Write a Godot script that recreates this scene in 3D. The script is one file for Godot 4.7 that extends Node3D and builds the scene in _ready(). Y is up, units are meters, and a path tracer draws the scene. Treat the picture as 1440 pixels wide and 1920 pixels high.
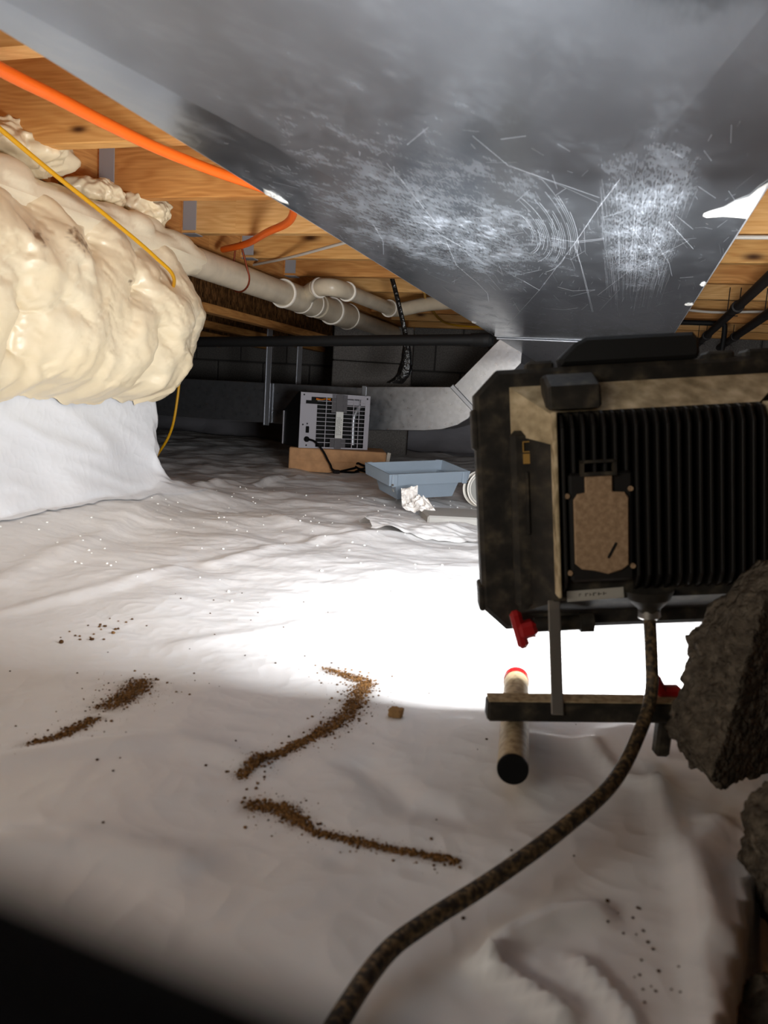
extends Node3D
# A crawl space seen from its access opening: white vapour barrier, work light, galvanised duct, drain pipes, spray foam.

class MB:
	var v := PackedVector3Array()
	var n := PackedVector3Array()
	var uv := PackedVector2Array()
	var c := PackedColorArray()
	var idx := PackedInt32Array()
	var uvoff := Vector2.ZERO
	var long_axis := 0

	func add(p: Vector3, nn: Vector3, t := Vector2.ZERO) -> int:
		v.append(p); n.append(nn); uv.append(t)
		return v.size() - 1

	# a, b, c, d counter-clockwise seen from outside
	func quad(a: Vector3, b: Vector3, cc: Vector3, d: Vector3, ta := Vector2.ZERO, tb := Vector2.ZERO, tc := Vector2.ZERO, td := Vector2.ZERO) -> void:
		var nn := (b - a).cross(d - a)
		if nn.length_squared() < 1e-20:
			nn = (cc - a).cross(d - a)
		nn = nn.normalized()
		var i := v.size()
		add(a, nn, ta); add(b, nn, tb); add(cc, nn, tc); add(d, nn, td)
		idx.append_array([i, i + 2, i + 1, i, i + 3, i + 2])

	func tri(a: Vector3, b: Vector3, cc: Vector3, ta := Vector2.ZERO, tb := Vector2.ZERO, tc := Vector2.ZERO) -> void:
		var nn := (b - a).cross(cc - a).normalized()
		var i := v.size()
		add(a, nn, ta); add(b, nn, tb); add(cc, nn, tc)
		idx.append_array([i, i + 2, i + 1])

	func _q(xf: Transform3D, a: Vector3, b: Vector3, cc: Vector3, d: Vector3, tri_only := false) -> void:
		var nn := (b - a).cross(cc - a)
		var mid := a + b + cc
		if nn.dot(mid) < 0.0:
			var t := b
			if tri_only:
				b = cc; cc = t
			else:
				b = d; d = t
			nn = -nn
		var an := nn.abs()
		var face := 0
		if an.y > an.x and an.y > an.z: face = 1
		elif an.z > an.x: face = 2
		var other := 0
		for k in 3:
			if k != face and k != long_axis: other = k
		var la := long_axis
		if face == long_axis:
			la = (face + 1) % 3
			other = (face + 2) % 3
		var m := func(p: Vector3) -> Vector2: return Vector2(p[la], p[other]) + uvoff
		if tri_only:
			tri(xf * a, xf * b, xf * cc, m.call(a), m.call(b), m.call(cc))
		else:
			quad(xf * a, xf * b, xf * cc, xf * d, m.call(a), m.call(b), m.call(cc), m.call(d))

	func box(xf: Transform3D, size: Vector3, bev := 0.0) -> void:
		var h := size * 0.5
		long_axis = 0
		if size.y > size.x and size.y >= size.z: long_axis = 1
		elif size.z > size.x: long_axis = 2
		bev = minf(bev, minf(h.x, minf(h.y, h.z)) * 0.8)
		var P := func(axis: int, s: Vector3) -> Vector3:
			var r := s * h
			for k in 3:
				if k != axis: r[k] -= s[k] * bev
			return r
		for a in 3:
			var b := (a + 1) % 3
			var cc := (a + 2) % 3
			for sa in [-1, 1]:
				var s := Vector3.ZERO
				var q := []
				for w in [[-1, -1], [1, -1], [1, 1], [-1, 1]]:
					s[a] = sa; s[b] = w[0]; s[cc] = w[1]
					q.append(P.call(a, s))
				_q(xf, q[0], q[1], q[2], q[3])
				if bev > 0.0:
					for sb in [-1, 1]:
						var s1 := Vector3.ZERO
						s1[a] = sa; s1[b] = sb; s1[cc] = -1
						var s2 := s1
						s2[cc] = 1
						_q(xf, P.call(a, s1), P.call(a, s2), P.call(b, s2), P.call(b, s1))
		if bev > 0.0:
			for x in [-1, 1]:
				for y in [-1, 1]:
					for z in [-1, 1]:
						var s3 := Vector3(x, y, z)
						_q(xf, P.call(0, s3), P.call(1, s3), P.call(2, s3), Vector3.ZERO, true)

	# extrude a polygon (xy plane) along z from z0 to z1, with a bevel on both rims
	func prism(poly: PackedVector2Array, z0: float, z1: float, xf := Transform3D.IDENTITY, bev := 0.0) -> void:
		if Geometry2D.is_polygon_clockwise(poly):
			poly = poly.duplicate(); poly.reverse()
		var inner := poly
		if bev > 0.0:
			var g := Geometry2D.offset_polygon(poly, -bev, Geometry2D.JOIN_MITER)
			if g.size() == 1 and g[0].size() == poly.size():
				inner = g[0]
				if Geometry2D.is_polygon_clockwise(inner): inner.reverse()
				var best := 0
				for k in inner.size():
					if inner[k].distance_to(poly[0]) < inner[best].distance_to(poly[0]): best = k
				var rot := PackedVector2Array()
				for k in inner.size(): rot.append(inner[(best + k) % inner.size()])
				inner = rot
			else:
				bev = 0.0
		var t := Geometry2D.triangulate_polygon(inner)
		for k in range(0, t.size(), 3):
			var a := inner[t[k]]; var b := inner[t[k + 1]]; var cc := inner[t[k + 2]]
			if (b - a).cross(cc - a) < 0.0:
				var s := b
				b = cc; cc = s
			tri(xf * Vector3(a.x, a.y, z1), xf * Vector3(b.x, b.y, z1), xf * Vector3(cc.x, cc.y, z1), a, b, cc)
			tri(xf * Vector3(a.x, a.y, z0), xf * Vector3(cc.x, cc.y, z0), xf * Vector3(b.x, b.y, z0), a, cc, b)
		var m := poly.size()
		var run := 0.0
		for k in m:
			var a := poly[k]; var b := poly[(k + 1) % m]
			var ia := inner[k]; var ib := inner[(k + 1) % m]
			var l := a.distance_to(b)
			quad(xf * Vector3(a.x, a.y, z0 + bev), xf * Vector3(b.x, b.y, z0 + bev), xf * Vector3(b.x, b.y, z1 - bev), xf * Vector3(a.x, a.y, z1 - bev), Vector2(run, z0), Vector2(run + l, z0), Vector2(run + l, z1), Vector2(run, z1))
			if bev > 0.0:
				quad(xf * Vector3(a.x, a.y, z1 - bev), xf * Vector3(b.x, b.y, z1 - bev), xf * Vector3(ib.x, ib.y, z1), xf * Vector3(ia.x, ia.y, z1), a, b, b, a)
				quad(xf * Vector3(ia.x, ia.y, z0), xf * Vector3(ib.x, ib.y, z0), xf * Vector3(b.x, b.y, z0 + bev), xf * Vector3(a.x, a.y, z0 + bev), a, b, b, a)
			run += l

	# smooth surface over a grid of points, rows of nu points; outside is on the side of (du x dv)
	func grid(p: PackedVector3Array, nu: int, nv: int, t: PackedVector2Array, cols := PackedColorArray(), flip := false) -> void:
		var base := v.size()
		var nn := PackedVector3Array()
		nn.resize(nu * nv)
		for j in nv:
			var j0 := maxi(j - 1, 0) * nu
			var j1 := mini(j + 1, nv - 1) * nu
			for i in nu:
				var a := p[j * nu + mini(i + 1, nu - 1)] - p[j * nu + maxi(i - 1, 0)]
				var b := p[j1 + i] - p[j0 + i]
				var q := a.cross(b).normalized()
				nn[j * nu + i] = -q if flip else q
		v.append_array(p); n.append_array(nn); uv.append_array(t)
		if cols.size(): c.append_array(cols)
		var ii := PackedInt32Array()
		ii.resize((nu - 1) * (nv - 1) * 6)
		var w := 0
		for j in nv - 1:
			for i in nu - 1:
				var a := base + j * nu + i
				var b := a + 1
				var d := a + nu
				var e := d + 1
				if flip:
					ii[w] = a; ii[w + 1] = b; ii[w + 2] = e; ii[w + 3] = a; ii[w + 4] = e; ii[w + 5] = d
				else:
					ii[w] = a; ii[w + 1] = e; ii[w + 2] = b; ii[w + 3] = a; ii[w + 4] = d; ii[w + 5] = e
				w += 6
		idx.append_array(ii)

	# round tube through points
	func tube(pts: PackedVector3Array, radii: Array, sides := 12, caps := true) -> void:
		var m := pts.size()
		var up := Vector3.UP
		var d0 := (pts[1] - pts[0]).normalized()
		if absf(d0.dot(up)) > 0.9: up = Vector3.RIGHT
		var side := d0.cross(up).normalized()
		var base := v.size()
		var run := 0.0
		for k in m:
			var d := (pts[mini(k + 1, m - 1)] - pts[maxi(k - 1, 0)]).normalized()
			side = (side - d * side.dot(d)).normalized()
			var oth := side.cross(d)
			var r: float = radii[k] if radii.size() > 1 else radii[0]
			if k > 0: run += pts[k].distance_to(pts[k - 1])
			for s in sides + 1:
				var a := TAU * s / sides
				var q := side * cos(a) + oth * sin(a)
				add(pts[k] + q * r, q, Vector2(run, float(s) / sides * TAU * r))
		for k in m - 1:
			for s in sides:
				var a := base + k * (sides + 1) + s
				var b := a + 1
				var e := a + sides + 1
				idx.append_array([a, b, e + 1, a, e + 1, e])
		if caps:
			for end in 2:
				var k := 0 if end == 0 else m - 1
				var d := (pts[1] - pts[0]).normalized() * -1.0 if end == 0 else (pts[m - 1] - pts[m - 2]).normalized()
				var ctr := add(pts[k], d)
				var first := v.size()
				for s in sides + 1:
					add(v[base + k * (sides + 1) + s], d)
				for s in sides:
					if end == 0: idx.append_array([ctr, first + s + 1, first + s])
					else: idx.append_array([ctr, first + s, first + s + 1])

	# profile of (radius, height) turned about the y axis of xf; sharp corners stay sharp
	func lathe(prof: Array, xf: Transform3D, sides := 24) -> void:
		for k in prof.size() - 1:
			var a: Vector2 = prof[k]
			var b: Vector2 = prof[k + 1]
			if a.distance_to(b) < 1e-7: continue
			var nr := Vector2(b.y - a.y, -(b.x - a.x)).normalized()
			var base := v.size()
			for s in sides + 1:
				var g := TAU * s / sides
				var q := Vector3(cos(g), 0, sin(g))
				var nn := (xf.basis * (q * nr.x + Vector3.UP * nr.y)).normalized()
				add(xf * (q * a.x + Vector3.UP * a.y), nn, Vector2(g, a.y))
				add(xf * (q * b.x + Vector3.UP * b.y), nn, Vector2(g, b.y))
			for s in sides:
				var i := base + s * 2
				idx.append_array([i, i + 3, i + 1, i, i + 2, i + 3])

	# star-shaped lump: radius as a function of direction, over a cube sphere
	func star(res: int, rad: Callable, xf := Transform3D.IDENTITY) -> void:
		for f in 6:
			var ax: Vector3 = [Vector3.RIGHT, Vector3.LEFT, Vector3.UP, Vector3.DOWN, Vector3.BACK, Vector3.FORWARD][f]
			var u: Vector3 = [Vector3.UP, Vector3.BACK, Vector3.BACK, Vector3.RIGHT, Vector3.RIGHT, Vector3.UP][f]
			var w := ax.cross(u)
			var p := PackedVector3Array()
			var t := PackedVector2Array()
			# one ring beyond the edge gives the seams their normals
			var m := res + 3
			for j in m:
				for i in m:
					var a := tan((float(i - 1) / res - 0.5) * PI * 0.5)
					var b := tan((float(j - 1) / res - 0.5) * PI * 0.5)
					var d := (ax + u * a + w * b).normalized()
					p.append(xf * (d * float(rad.call(d))))
					t.append(Vector2(i, j) / res)
			var base := v.size()
			for j in range(1, m - 1):
				for i in range(1, m - 1):
					var k := j * m + i
					var nn := (p[k + 1] - p[k - 1]).cross(p[k + m] - p[k - m]).normalized()
					add(p[k], nn, t[k])
			var r1 := res + 1
			for j in res:
				for i in res:
					var a := base + j * r1 + i
					idx.append_array([a, a + r1 + 1, a + 1, a, a + r1, a + r1 + 1])

	func mesh() -> ArrayMesh:
		var arr := []
		arr.resize(Mesh.ARRAY_MAX)
		arr[Mesh.ARRAY_VERTEX] = v
		arr[Mesh.ARRAY_NORMAL] = n
		arr[Mesh.ARRAY_TEX_UV] = uv
		if c.size() == v.size(): arr[Mesh.ARRAY_COLOR] = c
		arr[Mesh.ARRAY_INDEX] = idx
		var m := ArrayMesh.new()
		m.add_surface_from_arrays(Mesh.PRIMITIVE_TRIANGLES, arr)
		return m


var names := {}
var M := {}
var rng := RandomNumberGenerator.new()

func numbered(called: String) -> String:
	var k: int = names.get(called, 0)
	names[called] = k + 1
	return called if k == 0 else "%s_%03d" % [called, k]

func tag(o: Node3D, label: String, category: String, group := "", kind := "") -> Node3D:
	o.set_meta("label", label)
	o.set_meta("category", category)
	if group: o.set_meta("group", group)
	if kind: o.set_meta("kind", kind)
	return o

func thing(called: String, label: String, category: String, at := Transform3D.IDENTITY, group := "") -> Node3D:
	var o := Node3D.new()
	o.name = numbered(called)
	o.transform = at
	add_child(o)
	return tag(o, label, category, group)

func obj(called: String, b: MB, m: Material, parent: Node3D = null, label := "") -> MeshInstance3D:
	var o := MeshInstance3D.new()
	if parent == null:
		o.name = numbered(called)
		parent = self
	else:
		o.name = called
	o.mesh = b.mesh()
	o.material_override = m
	if label: o.set_meta("label", label)
	parent.add_child(o, true)
	return o

func struct(called: String, b: MB, m: Material, label: String, category: String) -> MeshInstance3D:
	var o := obj(called, b, m)
	tag(o, label, category, "", "structure")
	return o

func T(x: float, y: float, z: float, yaw := 0.0) -> Transform3D:
	return Transform3D(Basis(Vector3.UP, deg_to_rad(yaw)), Vector3(x, y, z))

func along(a: Vector3, b: Vector3) -> Transform3D:
	# y axis from a to b, origin at a
	var y := (b - a).normalized()
	var x := y.cross(Vector3.UP if absf(y.y) < 0.9 else Vector3.RIGHT).normalized()
	return Transform3D(Basis(x, y, x.cross(y)), a)

func spline(pts: Array, per := 8) -> PackedVector3Array:
	var r := PackedVector3Array()
	for k in pts.size() - 1:
		var p0: Vector3 = pts[maxi(k - 1, 0)]
		var p1: Vector3 = pts[k]
		var p2: Vector3 = pts[k + 1]
		var p3: Vector3 = pts[mini(k + 2, pts.size() - 1)]
		for s in per:
			r.append(p1.cubic_interpolate(p2, p0, p3, float(s) / per))
	r.append(pts[-1])
	return r

func noise(s: int, f: float, oct := 3, type := FastNoiseLite.TYPE_SIMPLEX_SMOOTH, fractal := FastNoiseLite.FRACTAL_FBM) -> FastNoiseLite:
	var q := FastNoiseLite.new()
	q.seed = s
	q.frequency = f
	q.noise_type = type
	q.fractal_type = fractal
	q.fractal_octaves = oct
	return q

func mat(col: Color, rough := 0.6, metal := 0.0, spec := 0.5) -> StandardMaterial3D:
	var m := StandardMaterial3D.new()
	m.albedo_color = col
	m.roughness = rough
	m.metallic = metal
	m.metallic_specular = spec
	return m

func noise_tex(q: FastNoiseLite, ramp: Array, size := 512) -> NoiseTexture2D:
	var t := NoiseTexture2D.new()
	t.width = size
	t.height = size
	t.seamless = true
	t.noise = q
	var g := Gradient.new()
	var off := PackedFloat32Array()
	var cols := PackedColorArray()
	for r in ramp:
		off.append(r[0]); cols.append(r[1])
	g.offsets = off
	g.colors = cols
	t.color_ramp = g
	return t

func gray_tex(q: FastNoiseLite, lo: float, hi: float, size := 512) -> NoiseTexture2D:
	return noise_tex(q, [[0.0, Color(lo, lo, lo)], [1.0, Color(hi, hi, hi)]], size)

func triplanar(m: StandardMaterial3D, scale: float, world := true) -> void:
	m.uv1_triplanar = true
	m.uv1_world_triplanar = world
	m.uv1_scale = Vector3.ONE * scale

func relief(m: StandardMaterial3D, q: FastNoiseLite, cm: float, size := 512) -> void:
	m.heightmap_enabled = true
	m.heightmap_texture = gray_tex(q, 0, 1, size)
	m.heightmap_scale = cm

# ---------------------------------------------------------------- materials
func wood_image(s: int, lightc: Color, darkc: Color) -> ImageTexture:
	var w := 768
	var h := 192
	var im := Image.create(w, h, false, Image.FORMAT_RGB8)
	var q := noise(s, 0.004, 3)
	var f := noise(s + 1, 0.05, 3)
	var r := RandomNumberGenerator.new()
	r.seed = s
	var knots := []
	for k in 5: knots.append(Vector3(r.randf() * w, r.randf() * h, r.randf_range(5, 9)))
	for y in h:
		for x in w:
			var yy := y + q.get_noise_2d(x, y * 3.0) * 40.0
			var kn := 0.0
			for k in knots:
				var d: float = Vector2((x - k.x) * 0.55, y - k.y).length() / k.z
				yy += 14.0 * exp(-d * d * 0.25) * signf(y - k.y)
				kn = maxf(kn, exp(-d * d * 1.4))
			var ring := 0.5 + 0.5 * sin(yy * 0.42)
			var g := clampf(0.35 * ring + 0.35 + 0.35 * f.get_noise_2d(x * 0.25, y * 4.0) + 0.25 * q.get_noise_2d(x * 2.0, y * 0.5), 0, 1)
			var c := lightc.lerp(darkc, g)
			c = c.lerp(Color(0.16, 0.07, 0.025), kn * 0.8)
			im.set_pixel(x, y, c)
	return ImageTexture.create_from_image(im)

func draw_line_px(im: Image, a: Vector2, b: Vector2, col: Color, wide: float, strength: float, r: RandomNumberGenerator) -> void:
	var l := a.distance_to(b)
	var steps := int(l * 1.3) + 1
	var side := (b - a).orthogonal().normalized()
	for k in steps + 1:
		var p := a.lerp(b, float(k) / steps)
		var st := strength * r.randf_range(0.55, 1.0)
		var ww := int(wide)
		for o in range(-ww, ww + 1):
			var q := p + side * o
			var x := int(q.x); var y := int(q.y)
			if x < 0 or y < 0 or x >= im.get_width() or y >= im.get_height(): continue
			var fall := clampf(1.0 - absf(o) / (wide + 0.6), 0, 1)
			im.set_pixel(x, y, im.get_pixel(x, y).lerp(col, st * fall))

const DX0 := -0.513
const DX1 := 0.135
const DZ0 := -0.30
const DZ1 := -3.17
const DY := 0.647

func duct_px(x: float, z: float, size: Vector2) -> Vector2:
	return Vector2((x - DX0) / (DX1 - DX0) * size.x, (z - DZ0) / (DZ1 - DZ0) * size.y)

func duct_textures() -> Array:
	# base tone, scuffs and scratches of the underside of the big duct (metres under the duct, not the picture)
	var w := 1536
	var h := 2048
	var sw := 768
	var sh := 1280
	var q1 := noise(5, 6.0, 3)
	var q2 := noise(6, 60.0, 3)
	var q3 := noise(7, 330.0, 2)
	var im := Image.create(sw, sh, false, Image.FORMAT_RGB8)
	var ro := Image.create(sw, sh, false, Image.FORMAT_RGB8)
	for y in sh:
		for x in sw:
			var px := DX0 + x * 0.648 / sw
			var pz := DZ0 - y * 2.87 / sh
			# two worn fields where things were dragged over the sheet
			var f1 := exp(-(pow((px + 0.30) / 0.17, 2) + pow((pz + 1.25) / 0.42, 2)))
			var f2 := exp(-(pow((px - 0.0) / 0.055, 4) + pow((pz + 1.28) / 0.42, 4)))
			var n1 := q1.get_noise_2d(px * 2.0, pz)
			var n2 := q2.get_noise_2d(px * 0.9 + pz * 0.5, pz * 0.35 - px * 0.3)
			var n3 := q3.get_noise_2d(px * 1.2, pz * 0.12)
			var haze := clampf(maxf(f1 * (0.42 + 0.24 * n1 + 0.20 * n2 + 0.26 * n3), f2 * (0.38 + 0.16 * n1 + 0.10 * n2 + 0.30 * n3)), 0, 1)
			haze = clampf(haze + 0.12 * maxf(0.0, n1 + n2), 0, 1)
			var tone := 0.66 + 0.03 * n1 + 0.27 * haze
			im.set_pixel(x, y, Color(tone * 0.95, tone * 0.99, tone * 1.035))
			var rr := 0.16 + 0.03 * n1 + 0.02 * n3 + 0.45 * haze
			ro.set_pixel(x, y, Color(rr, rr, rr))
	im.resize(w, h, Image.INTERPOLATE_CUBIC)
	ro.resize(w, h, Image.INTERPOLATE_CUBIC)
	var r := RandomNumberGenerator.new()
	r.seed = 11
	var size := Vector2(w, h)
	var bright := Color(0.95, 0.97, 1.0)
	var rougher := Color(0.75, 0.75, 0.75)
	var S := func(pts: Array, wide: float, st: float) -> void:
		for k in pts.size() - 1:
			var a := duct_px(pts[k].x, pts[k].y, size)
			var b := duct_px(pts[k + 1].x, pts[k + 1].y, size)
			draw_line_px(im, a, b, bright, wide * 0.9, st, r)
			draw_line_px(ro, a, b, rougher, wide * 0.62, st, r)
	# long scratches that can be followed in the photograph
	for s in SCRATCH:
		var pts := []
		for k in range(2, s.size(), 2): pts.append(Vector2(s[k], s[k + 1]))
		S.call(pts, s[0], s[1])
	# arcs of a circular scuff
	for k in 26:
		var rad := 0.034 + 0.0027 * k
		var a0 := r.randf_range(-1.3, -0.2)
		var a1 := a0 + r.randf_range(0.5, 1.3)
		var pts := []
		for t in 15:
			var a := lerpf(a0, a1, t / 14.0)
			pts.append(Vector2(-0.195 + rad * cos(a), -1.22 + rad * 4.2 * sin(a)))
		S.call(pts, 0.8, r.randf_range(0.5, 1.0))
	# fine brushing along the duct in a band near its right side, and stray hairline scratches
	for k in 260:
		var x := r.randf_range(-0.06, 0.06)
		var z := r.randf_range(-0.95, -1.75)
		S.call([Vector2(x, z), Vector2(x + r.randf_range(-0.004, 0.004), z - r.randf_range(0.08, 0.5))], 0.6, r.randf_range(0.08, 0.35))
	for k in 800:
		var x := r.randf_range(DX0, DX1)
		var z := -r.randf_range(0.8, 3.1)
		var a := r.randfn(0.9, 0.9)
		var l := 0.008 + 0.07 * pow(r.randf(), 3.0)
		S.call([Vector2(x, z), Vector2(x + cos(a) * l * 0.5, z - sin(a) * l * 1.6)], 0.5, r.randf_range(0.12, 0.6))
	im.generate_mipmaps()
	return [ImageTexture.create_from_image(im), ImageTexture.create_from_image(ro)]

# width, strength, then x, z pairs in metres on the duct
const SCRATCH := [
	[1.0, 0.8, -0.175, -0.818, -0.152, -0.915, -0.056, -1.049],
	[0.8, 0.5, -0.15, -0.915, -0.103, -0.988, -0.059, -1.07],
	[1.2, 0.7, -0.291, -0.895, -0.292, -0.985, -0.301, -1.243],
	[1.6, 0.9, -0.315, -1.17, -0.308, -1.259, -0.292, -1.342],
	[1.2, 1, -0.311, -1.308, -0.34, -1.527, -0.336, -1.735, -0.34, -1.896, -0.363, -2.051],
	[1, 0.7, -0.292, -1.342, -0.293, -1.524, -0.297, -1.823],
	[1, 0.7, -0.308, -1.259, -0.27, -1.437, -0.237, -1.616, -0.204, -1.78],
	[1.6, 0.9, -0.031, -0.975, -0.057, -1.092, -0.1, -1.306],
	[1, 0.7, -0.1, -1.306, -0.204, -1.78, -0.405, -2.668],
	[1.2, 0.9, -0.101, -1.314, -0.1, -1.605, -0.102, -2.172],
	[1, 0.8, -0.103, -1.322, -0.101, -1.491, -0.103, -1.83, -0.105, -2.173],
	[1.2, 0.9, -0.136, -1.274, -0.103, -1.298, -0.055, -1.282],
	[1, 0.8, -0.102, -1.309, -0.054, -1.289],
	[1.2, 0.9, 0.034, -1.19, 0.083, -1.387],
	[0.8, 0.7, 0.041, -1.153, 0.071, -1.245],
	[0.8, 0.7, -0.013, -1.23, 0.013, -1.371, 0.034, -1.526, 0.042, -1.668],
	[1, 0.8, 0.017, -1.289, 0.052, -1.504, 0.065, -1.641],
	[1.2, 0.7, -0.082, -1.876, -0.016, -1.575, 0.071, -1.32],
	[1.6, 0.7, -0.235, -1.603, -0.176, -1.54],
	[2.2, 0.8, -0.225, -1.667, -0.204, -1.786],
	[2.2, 0.8, -0.162, -1.745, -0.133, -1.802, -0.085, -1.796],
	[1.6, 0.7, -0.143, -1.885, -0.105, -1.83, -0.085, -1.796],
	[2.2, 0.8, -0.21, -2.128, -0.176, -2.143, -0.139, -2.093],
	[0.8, 0.7, -0.405, -1.197, -0.429, -1.327, -0.468, -1.455],
	[0.8, 0.6, -0.437, -1.824, -0.446, -2.108, -0.437, -2.373],
	[0.8, 0.7, -0.292, -1.999, -0.303, -2.215],
	[1, 0.5, -0.085, -2.146, -0.033, -1.79],
	[1.2, 0.5, -0.159, -1.494, -0.118, -1.547],
	[2, 0.7, 0.081, -1.665, 0.105, -1.657],
	[1, 0.5, -0.081, -1.188, -0.088, -1.392, -0.085, -1.41],
]

func label_texture(w: int, h: int, base: Color, ink: Color, rows: int, s: int, margin := 0.12) -> ImageTexture:
	# fine print too small to read in the photograph
	var im := Image.create(w, h, false, Image.FORMAT_RGB8)
	im.fill(base)
	var r := RandomNumberGenerator.new()
	r.seed = s
	var rh := h * (1.0 - 2.0 * margin) / rows
	for k in rows:
		var x := w * margin
		var stop := w * (1.0 - margin) - r.randf() * w * 0.15
		while x < stop:
			var lw := r.randf_range(0.35, 0.75) * rh
			if r.randf() < 0.18:
				x += rh * 0.5
				continue
			var y0 := int(h * margin + rh * k + rh * 0.15)
			im.fill_rect(Rect2i(int(x), y0, maxi(1, int(lw * 0.35)), int(rh * 0.6)), ink)
			im.fill_rect(Rect2i(int(x), y0 + int(rh * (0.25 if r.randf() < 0.5 else 0.0)), maxi(1, int(lw)), maxi(1, int(rh * 0.16))), ink)
			x += lw + rh * 0.22
	return ImageTexture.create_from_image(im)

func make_materials() -> void:
	var poly := mat(Color.WHITE, 0.42, 0.0, 0.5)
	poly.vertex_color_use_as_albedo = true
	relief(poly, noise(21, 0.013, 2, FastNoiseLite.TYPE_SIMPLEX_SMOOTH, FastNoiseLite.FRACTAL_RIDGED), 0.14, 1024)
	triplanar(poly, 1.1)
	M.poly = poly
	M.soil = mat(Color(0.12, 0.09, 0.065), 1.0, 0, 0.1)
	M.soil.albedo_texture = gray_tex(noise(22, 0.03, 5), 0.4, 1.0)
	triplanar(M.soil, 3.0)
	relief(M.soil, noise(23, 0.03, 5), 0.8)
	var woods := []
	for k in 3:
		var wt := wood_image(31 + k * 7, [Color(0.93, 0.73, 0.46), Color(0.90, 0.67, 0.40), Color(0.95, 0.77, 0.52)][k], [Color(0.80, 0.56, 0.30), Color(0.73, 0.48, 0.25), Color(0.83, 0.60, 0.34)][k])
		var wm := mat(Color(1, 1, 1), 0.62, 0, 0.35)
		wm.albedo_texture = wt
		wm.uv1_scale = Vector3(0.55, 3.6, 1)
		woods.append(wm)
	M.woods = woods
	M.osb = mat(Color(0.55, 0.38, 0.22), 0.8, 0, 0.2)
	var oc := noise(41, 0.05, 2, FastNoiseLite.TYPE_CELLULAR)
	oc.cellular_return_type = FastNoiseLite.RETURN_CELL_VALUE
	M.osb.albedo_texture = gray_tex(oc, 0.35, 1.0)
	triplanar(M.osb, 2.2)
	M.osb.uv1_scale = Vector3(4.0, 1.6, 4.0)
	M.block = mat(Color(0.56, 0.54, 0.52), 0.95, 0, 0.2)
	M.block.albedo_texture = gray_tex(noise(43, 0.06, 4), 0.65, 1.0)
	triplanar(M.block, 3.0)
	relief(M.block, noise(44, 0.12, 3), 0.15)
	M.mortar = mat(Color(0.30, 0.29, 0.28), 1.0, 0, 0.1)
	var dt := duct_textures()
	var duct := mat(Color.WHITE, 1.0, 0.94, 0.5)
	duct.albedo_texture = dt[0]
	duct.roughness_texture = dt[1]
	duct.roughness_texture_channel = BaseMaterial3D.TEXTURE_CHANNEL_RED
	M.duct = duct
	var galv := mat(Color(0.76, 0.77, 0.79), 0.36, 0.9)
	var gc := noise(45, 0.06, 1, FastNoiseLite.TYPE_CELLULAR)
	gc.cellular_return_type = FastNoiseLite.RETURN_CELL_VALUE
	galv.albedo_texture = gray_tex(gc, 0.94, 1.0)
	galv.roughness_texture = gray_tex(noise(46, 0.02, 4), 0.7, 1.0)
	triplanar(galv, 2.0)
	M.galv = galv
	M.strap = mat(Color(0.72, 0.73, 0.75), 0.38, 0.75)
	M.plate = mat(Color(0.66, 0.67, 0.69), 0.6, 0.25)
	M.foam = mat(Color(0.93, 0.875, 0.76), 0.34, 0, 0.5)
	M.foam.vertex_color_use_as_albedo = true
	relief(M.foam, noise(51, 0.02, 2), 0.05)
	triplanar(M.foam, 4.0)
	M.pvc = mat(Color(0.86, 0.80, 0.70), 0.32, 0, 0.5)
	M.pvc.albedo_texture = gray_tex(noise(52, 0.02, 4), 0.88, 1.0)
	triplanar(M.pvc, 1.3)
	M.pvc_edge = mat(Color(0.95, 0.92, 0.87), 0.35)
	M.orange = mat(Color(1.0, 0.44, 0.12), 0.38, 0, 0.5)
	M.yellow = mat(Color(0.86, 0.63, 0.08), 0.45)
	M.white_cable = mat(Color(0.86, 0.83, 0.78), 0.5)
	M.abs = mat(Color(0.02, 0.019, 0.02), 0.7, 0, 0.5)
	M.iron = mat(Color(0.13, 0.085, 0.06), 0.6, 0.3)
	M.iron.albedo_texture = gray_tex(noise(53, 0.05, 3), 0.5, 1.0)
	triplanar(M.iron, 4.0)
	M.copper = mat(Color(0.48, 0.2, 0.09), 0.45, 0.6)
	M.bag = mat(Color(0.05, 0.05, 0.055), 0.3, 0, 0.5)
	relief(M.bag, noise(54, 0.02, 3, FastNoiseLite.TYPE_SIMPLEX_SMOOTH, FastNoiseLite.FRACTAL_RIDGED), 0.4)
	triplanar(M.bag, 3.0)
	# work light: black plastic and metal under pale dried mud
	var lampm := mat(Color.WHITE, 0.7, 0, 0.35)
	lampm.albedo_texture = noise_tex(noise(61, 0.006, 4), [[0.0, Color(0.10, 0.09, 0.08)], [0.45, Color(0.15, 0.135, 0.115)], [0.62, Color(0.20, 0.18, 0.15)], [0.8, Color(0.27, 0.24, 0.195)], [1.0, Color(0.36, 0.315, 0.25)]], 1024)
	triplanar(lampm, 5.0, false)
	relief(lampm, noise(62, 0.05, 3), 0.02)
	M.lamp = lampm
	var dusty := mat(Color.WHITE, 0.85, 0, 0.25)
	dusty.albedo_texture = noise_tex(noise(63, 0.007, 4), [[0.0, Color(0.42, 0.37, 0.28)], [0.4, Color(0.62, 0.55, 0.43)], [0.7, Color(0.76, 0.68, 0.55)], [1.0, Color(0.86, 0.79, 0.66)]], 1024)
	triplanar(dusty, 5.0, false)
	M.dusty = dusty
	M.fin = mat(Color(0.10, 0.088, 0.08), 0.5, 0.2, 0.5)
	M.tan = mat(Color.WHITE, 0.8, 0, 0.3)
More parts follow.
